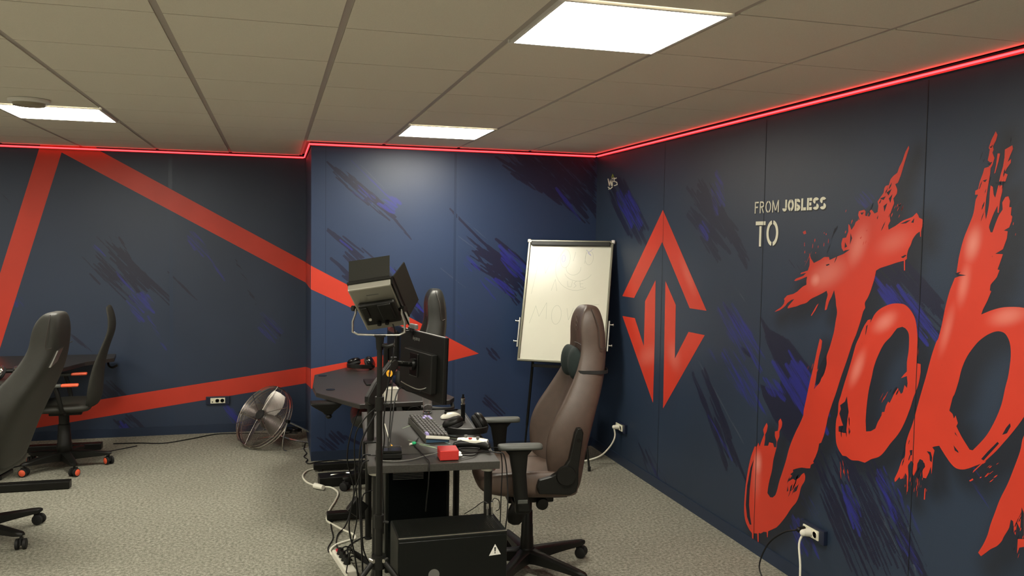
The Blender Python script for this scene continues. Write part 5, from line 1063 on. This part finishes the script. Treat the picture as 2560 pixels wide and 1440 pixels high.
# ================================================================ FLOOR LEADS AND POWER
t_ = cable('white extension cord snaking over the carpet to the power strip', [fz(*q) for q in ((797,1170),(770,1176),(757,1190),(768,1206),(797,1216),(828,1219),(845,1232),(838,1252),(824,1275),(817,1300),(838,1314),(860,1326),(882,1335),(888,1346),(868,1352),(840,1362),(825,1378),(838,1394))], .0065, 'cablewhite', 'extension cord', 'extension_cord', 'loose cables',
 [('cord_coupler', lambda mb, o: mb.cyl(fz(787, 1214, .022)-o, fz(808, 1219, .022)-o, .021, .017, 16), 'white')])
a, b_ = PZ(843, 1393, 0), PZ(872, 1436, 0); d = b_-a
ps = thing('power_strip', 'white power strip with red switch full of black plugs on the carpet', 'power strip', (a.x, a.y, 0), math.atan2(d.y, d.x))
MB().box((.16, 0, .021), (.34, .055, .042)).build('strip_body', K['white'], ps, bevel=.006)
MB().box((.02, 0, .046), (.03, .022, .010)).build('red_switch', mat('switch_red', (.5, .01, .03), .3), ps, bevel=.003)
for i in range(4): 
    mb = MB(); mb.cyl((.07+i*.05, 0, .042), (.07+i*.05, .004, .075), .020, .014, 16); mb.tube([(.07+i*.05, .004, .07), (.075+i*.05, .035, .08), (.09+i*.05, .08, .05), (.12+i*.05, .13, .02)], .004, 6); mb.build('plug', K['black'], ps, smooth=True)
E_x = .49
def hang(px, depth, **k): return [PY(x, y, depth) for x, y in px]
cable('long black cable hanging down left of the light stand to the floor', [(.46, 3.97, .93), (.395, 3.97, .80), (.385, 3.97, .68), (.385, 3.97, .52), (.39, 3.92, .36), (.40, 3.95, .20), (.41, 4.0, .06), (.42, 4.1, .008), (.43, 4.25, .006)], .0042)
cable('thin black cable drooping from the desk edge in a wide loop', [(.41, 3.80, .752), (.385, 3.79, .745), (.37, 3.79, .69), (.345, 3.80, .60), (.325, 3.82, .45), (.35, 3.84, .32), (.37, 3.86, .2), (.40, 3.95, .06), (.44, 4.12, .006)], .0038)
cable('black cable hanging beside the desk leg behind the stand pole', [(.43, 3.9, .752), (.392, 3.9, .742), (.385, 3.9, .62), (.39, 3.9, .45), (.40, 3.9, .30), (.46, 3.95, .14), (.42, 4.1, .02), (.40, 4.35, .006)], .0036)
cable('grey cable running down from the monitor arm past the desk edge', [(.505, 4.02, .98), (.42, 4.03, .90), (.37, 4.04, .80), (.375, 4.05, .60), (.385, 4.06, .42), (.36, 4.1, .25), (.345, 4.2, .09), (.37, 4.4, .006)], .0032, 'metalblack')
cable('black cable bundle hanging from the middle desk corner', [(.52, 5.3, .70), (.46, 5.22, .58), (.43, 5.2, .40), (.47, 5.18, .2), (.42, 5.1, .03), (.36, 4.98, .006), (.34, 4.8, .006), (.36, 4.66, .006)], .0045)
cable('black cord crossing the carpet from the strip towards the tower', [fz(*q) for q in ((878,1400),(868,1372),(890,1352),(925,1338),(950,1330))], .0042)
cable('black cord loop on the carpet left of the white cord', [fz(*q) for q in ((850,1398),(828,1385),(820,1370),(833,1345),(828,1320),(830,1300),(850,1282),(880,1278),(915,1276))], .0036)
cable('webcam cable drooping down the back of the front monitor', [(.70, 4.38, 1.27), (.655, 4.36, 1.275), (.60, 4.33, 1.24), (.585, 4.28, 1.15), (.57, 4.2, 1.05), (.55, 4.1, .95), (.53, 4.0, .85), (.51, 3.92, .76)], .0030)
cable('black cable from the video light down along the stand', [(.475, 3.50, 1.40), (.488, 3.52, 1.36), (.49, 3.53, 1.30), (.47, 3.54, 1.2), (.445, 3.54, 1.0), (.45, 3.56, .9), (.44, 3.56, .8), (.447, 3.56, .6), (.452, 3.6, .48)], .0030)
cable('black monitor cable sagging below the monitor to the desk', [(.73, 4.20, 1.03), (.70, 4.15, .99), (.64, 4.14, 1.00), (.60, 4.13, 1.02), (.57, 4.1, .97), (.545, 4.02, .88), (.53, 3.98, .80), (.53, 3.96, .76)], .0035)
cable('grey cable sagging behind the front monitor back', [(.745, 4.18, 1.05), (.735, 4.13, 1.02), (.69, 4.12, 1.01), (.64, 4.12, 1.03), (.60, 4.11, 1.055)], .0030, 'steel')
cable('thin grey cable lying along the front of the desk to the red box', [(.46, 3.80, DZ+.008), (.53, 3.78, DZ+.006), (.60, 3.79, DZ+.006), (.66, 3.83, DZ+.007), (.70, 3.84, DZ+.012), (.733, 3.825, DZ+.022)], .0030, 'greylogo')
cable('black cable from the keyboard over the front edge of the desk', [(.70, 4.18, DZ+.012), (.66, 4.06, DZ+.008), (.665, 3.93, DZ+.008), (.672, 3.80, DZ+.008), (.675, 3.742, DZ+.008), (.672, 3.712, DZ-.01), (.668, 3.712, DZ-.10), (.665, 3.72, .60), (.66, 3.73, .52)], .0028)
cable('black lead from the red box across the desk and over its right edge', [(.835, 3.80, DZ+.020), (.90, 3.83, DZ+.012), (.97, 3.86, DZ+.008), (1.02, 3.82, DZ+.008), (1.045, 3.80, DZ+.002), (1.056, 3.78, .65), (1.05, 3.74, .50), (1.02, 3.70, .30), (1.04, 3.68, .10), (1.07, 3.66, .006)], .0034)
cable('second lead from the red box curling off the desk corner', [(.835, 3.775, DZ+.018), (.90, 3.80, DZ+.008), (.96, 3.92, DZ+.008), (1.02, 3.92, DZ+.008), (1.05, 3.90, DZ+.002), (1.062, 3.89, .66), (1.05, 3.86, .52), (1.04, 3.83, .3), (1.05, 3.81, .1), (1.06, 3.78, .006)], .0028)
cable('controller lead curving to the red box on the desk', [(.90, 4.02, DZ+.02), (.86, 3.98, DZ+.008), (.86, 3.90, DZ+.008), (.90, 3.86, DZ+.008), (.95, 3.87, DZ+.008)], .0028)
br = thing('power_adapter', 'black square power adapter hanging among the cables below the desks', 'power adapter', (.43, 4.55, .30), (0, .7, .2)); MB().box((0, 0, 0), (.085, .045, .085)).build('adapter_body', K['black'], br, bevel=.006)
MB().tube([(0, 0, .042), (-.01, .01, .08), (.02, .0, .14), (.01, 0, .25), (0, 0, .36)], .004, 8).build('lead', K['cable'], br, smooth=True)
cable('black cable lying along the back wall carpet to the fan', [(-1.3, 7.62, .006), (-1.1, 7.60, .006), (-.9, 7.55, .006), (-.7, 7.66, .006), (-.5, 7.80, .006), (-.3, 7.79, .006), (-.1, 7.75, .006), (.1, 7.72, .006), (.2, 7.70, .006)], .0045)
cable('coiled black cable bundle behind the chrome fan', [Vector((.14+.09*math.cos(a)*(1+.1*math.sin(3*a)), 7.66+.05*math.sin(a), .02+.004*(i % 5)+.03*abs(math.sin(a*1.3)))) for i, a in enumerate(np.linspace(0, 8*PI, 46))], .0045)
cable('twisted black cable at the corner of the middle wall', [(.255, 7.35, .006), (.235, 7.1, .006), (.25, 6.95, .006), (.225, 6.85, .006), (.25, 6.75, .006), (.235, 6.68, .006), (.26, 6.62, .006), (.32, 6.66, .006), (.45, 6.68, .006), (.6, 6.6, .006)], .004)
cable('dark cable on the carpet under the far left desk', [(-1.9, 6.98, .006), (-1.6, 7.25, .006), (-1.45, 7.3, .006), (-1.3, 7.35, .006), (-1.1, 7.5, .006)], .004)
bx = thing('cable_box', 'black box with silver leads lying on the floor by the middle desk foot', 'cable box', (.48, 6.05, 0), 0.05); MB().box((0, 0, .035), (.36, .14, .07)).build('box_body', K['metalblack'], bx, bevel=.005)
mb = MB(); mb.tube([(-.1, -.03, .075), (-.05, -.04, .082), (0, -.01, .078), (.04, -.03, .08)], .006, 6); mb.build('silver_lead', K['steel'], bx, smooth=True)
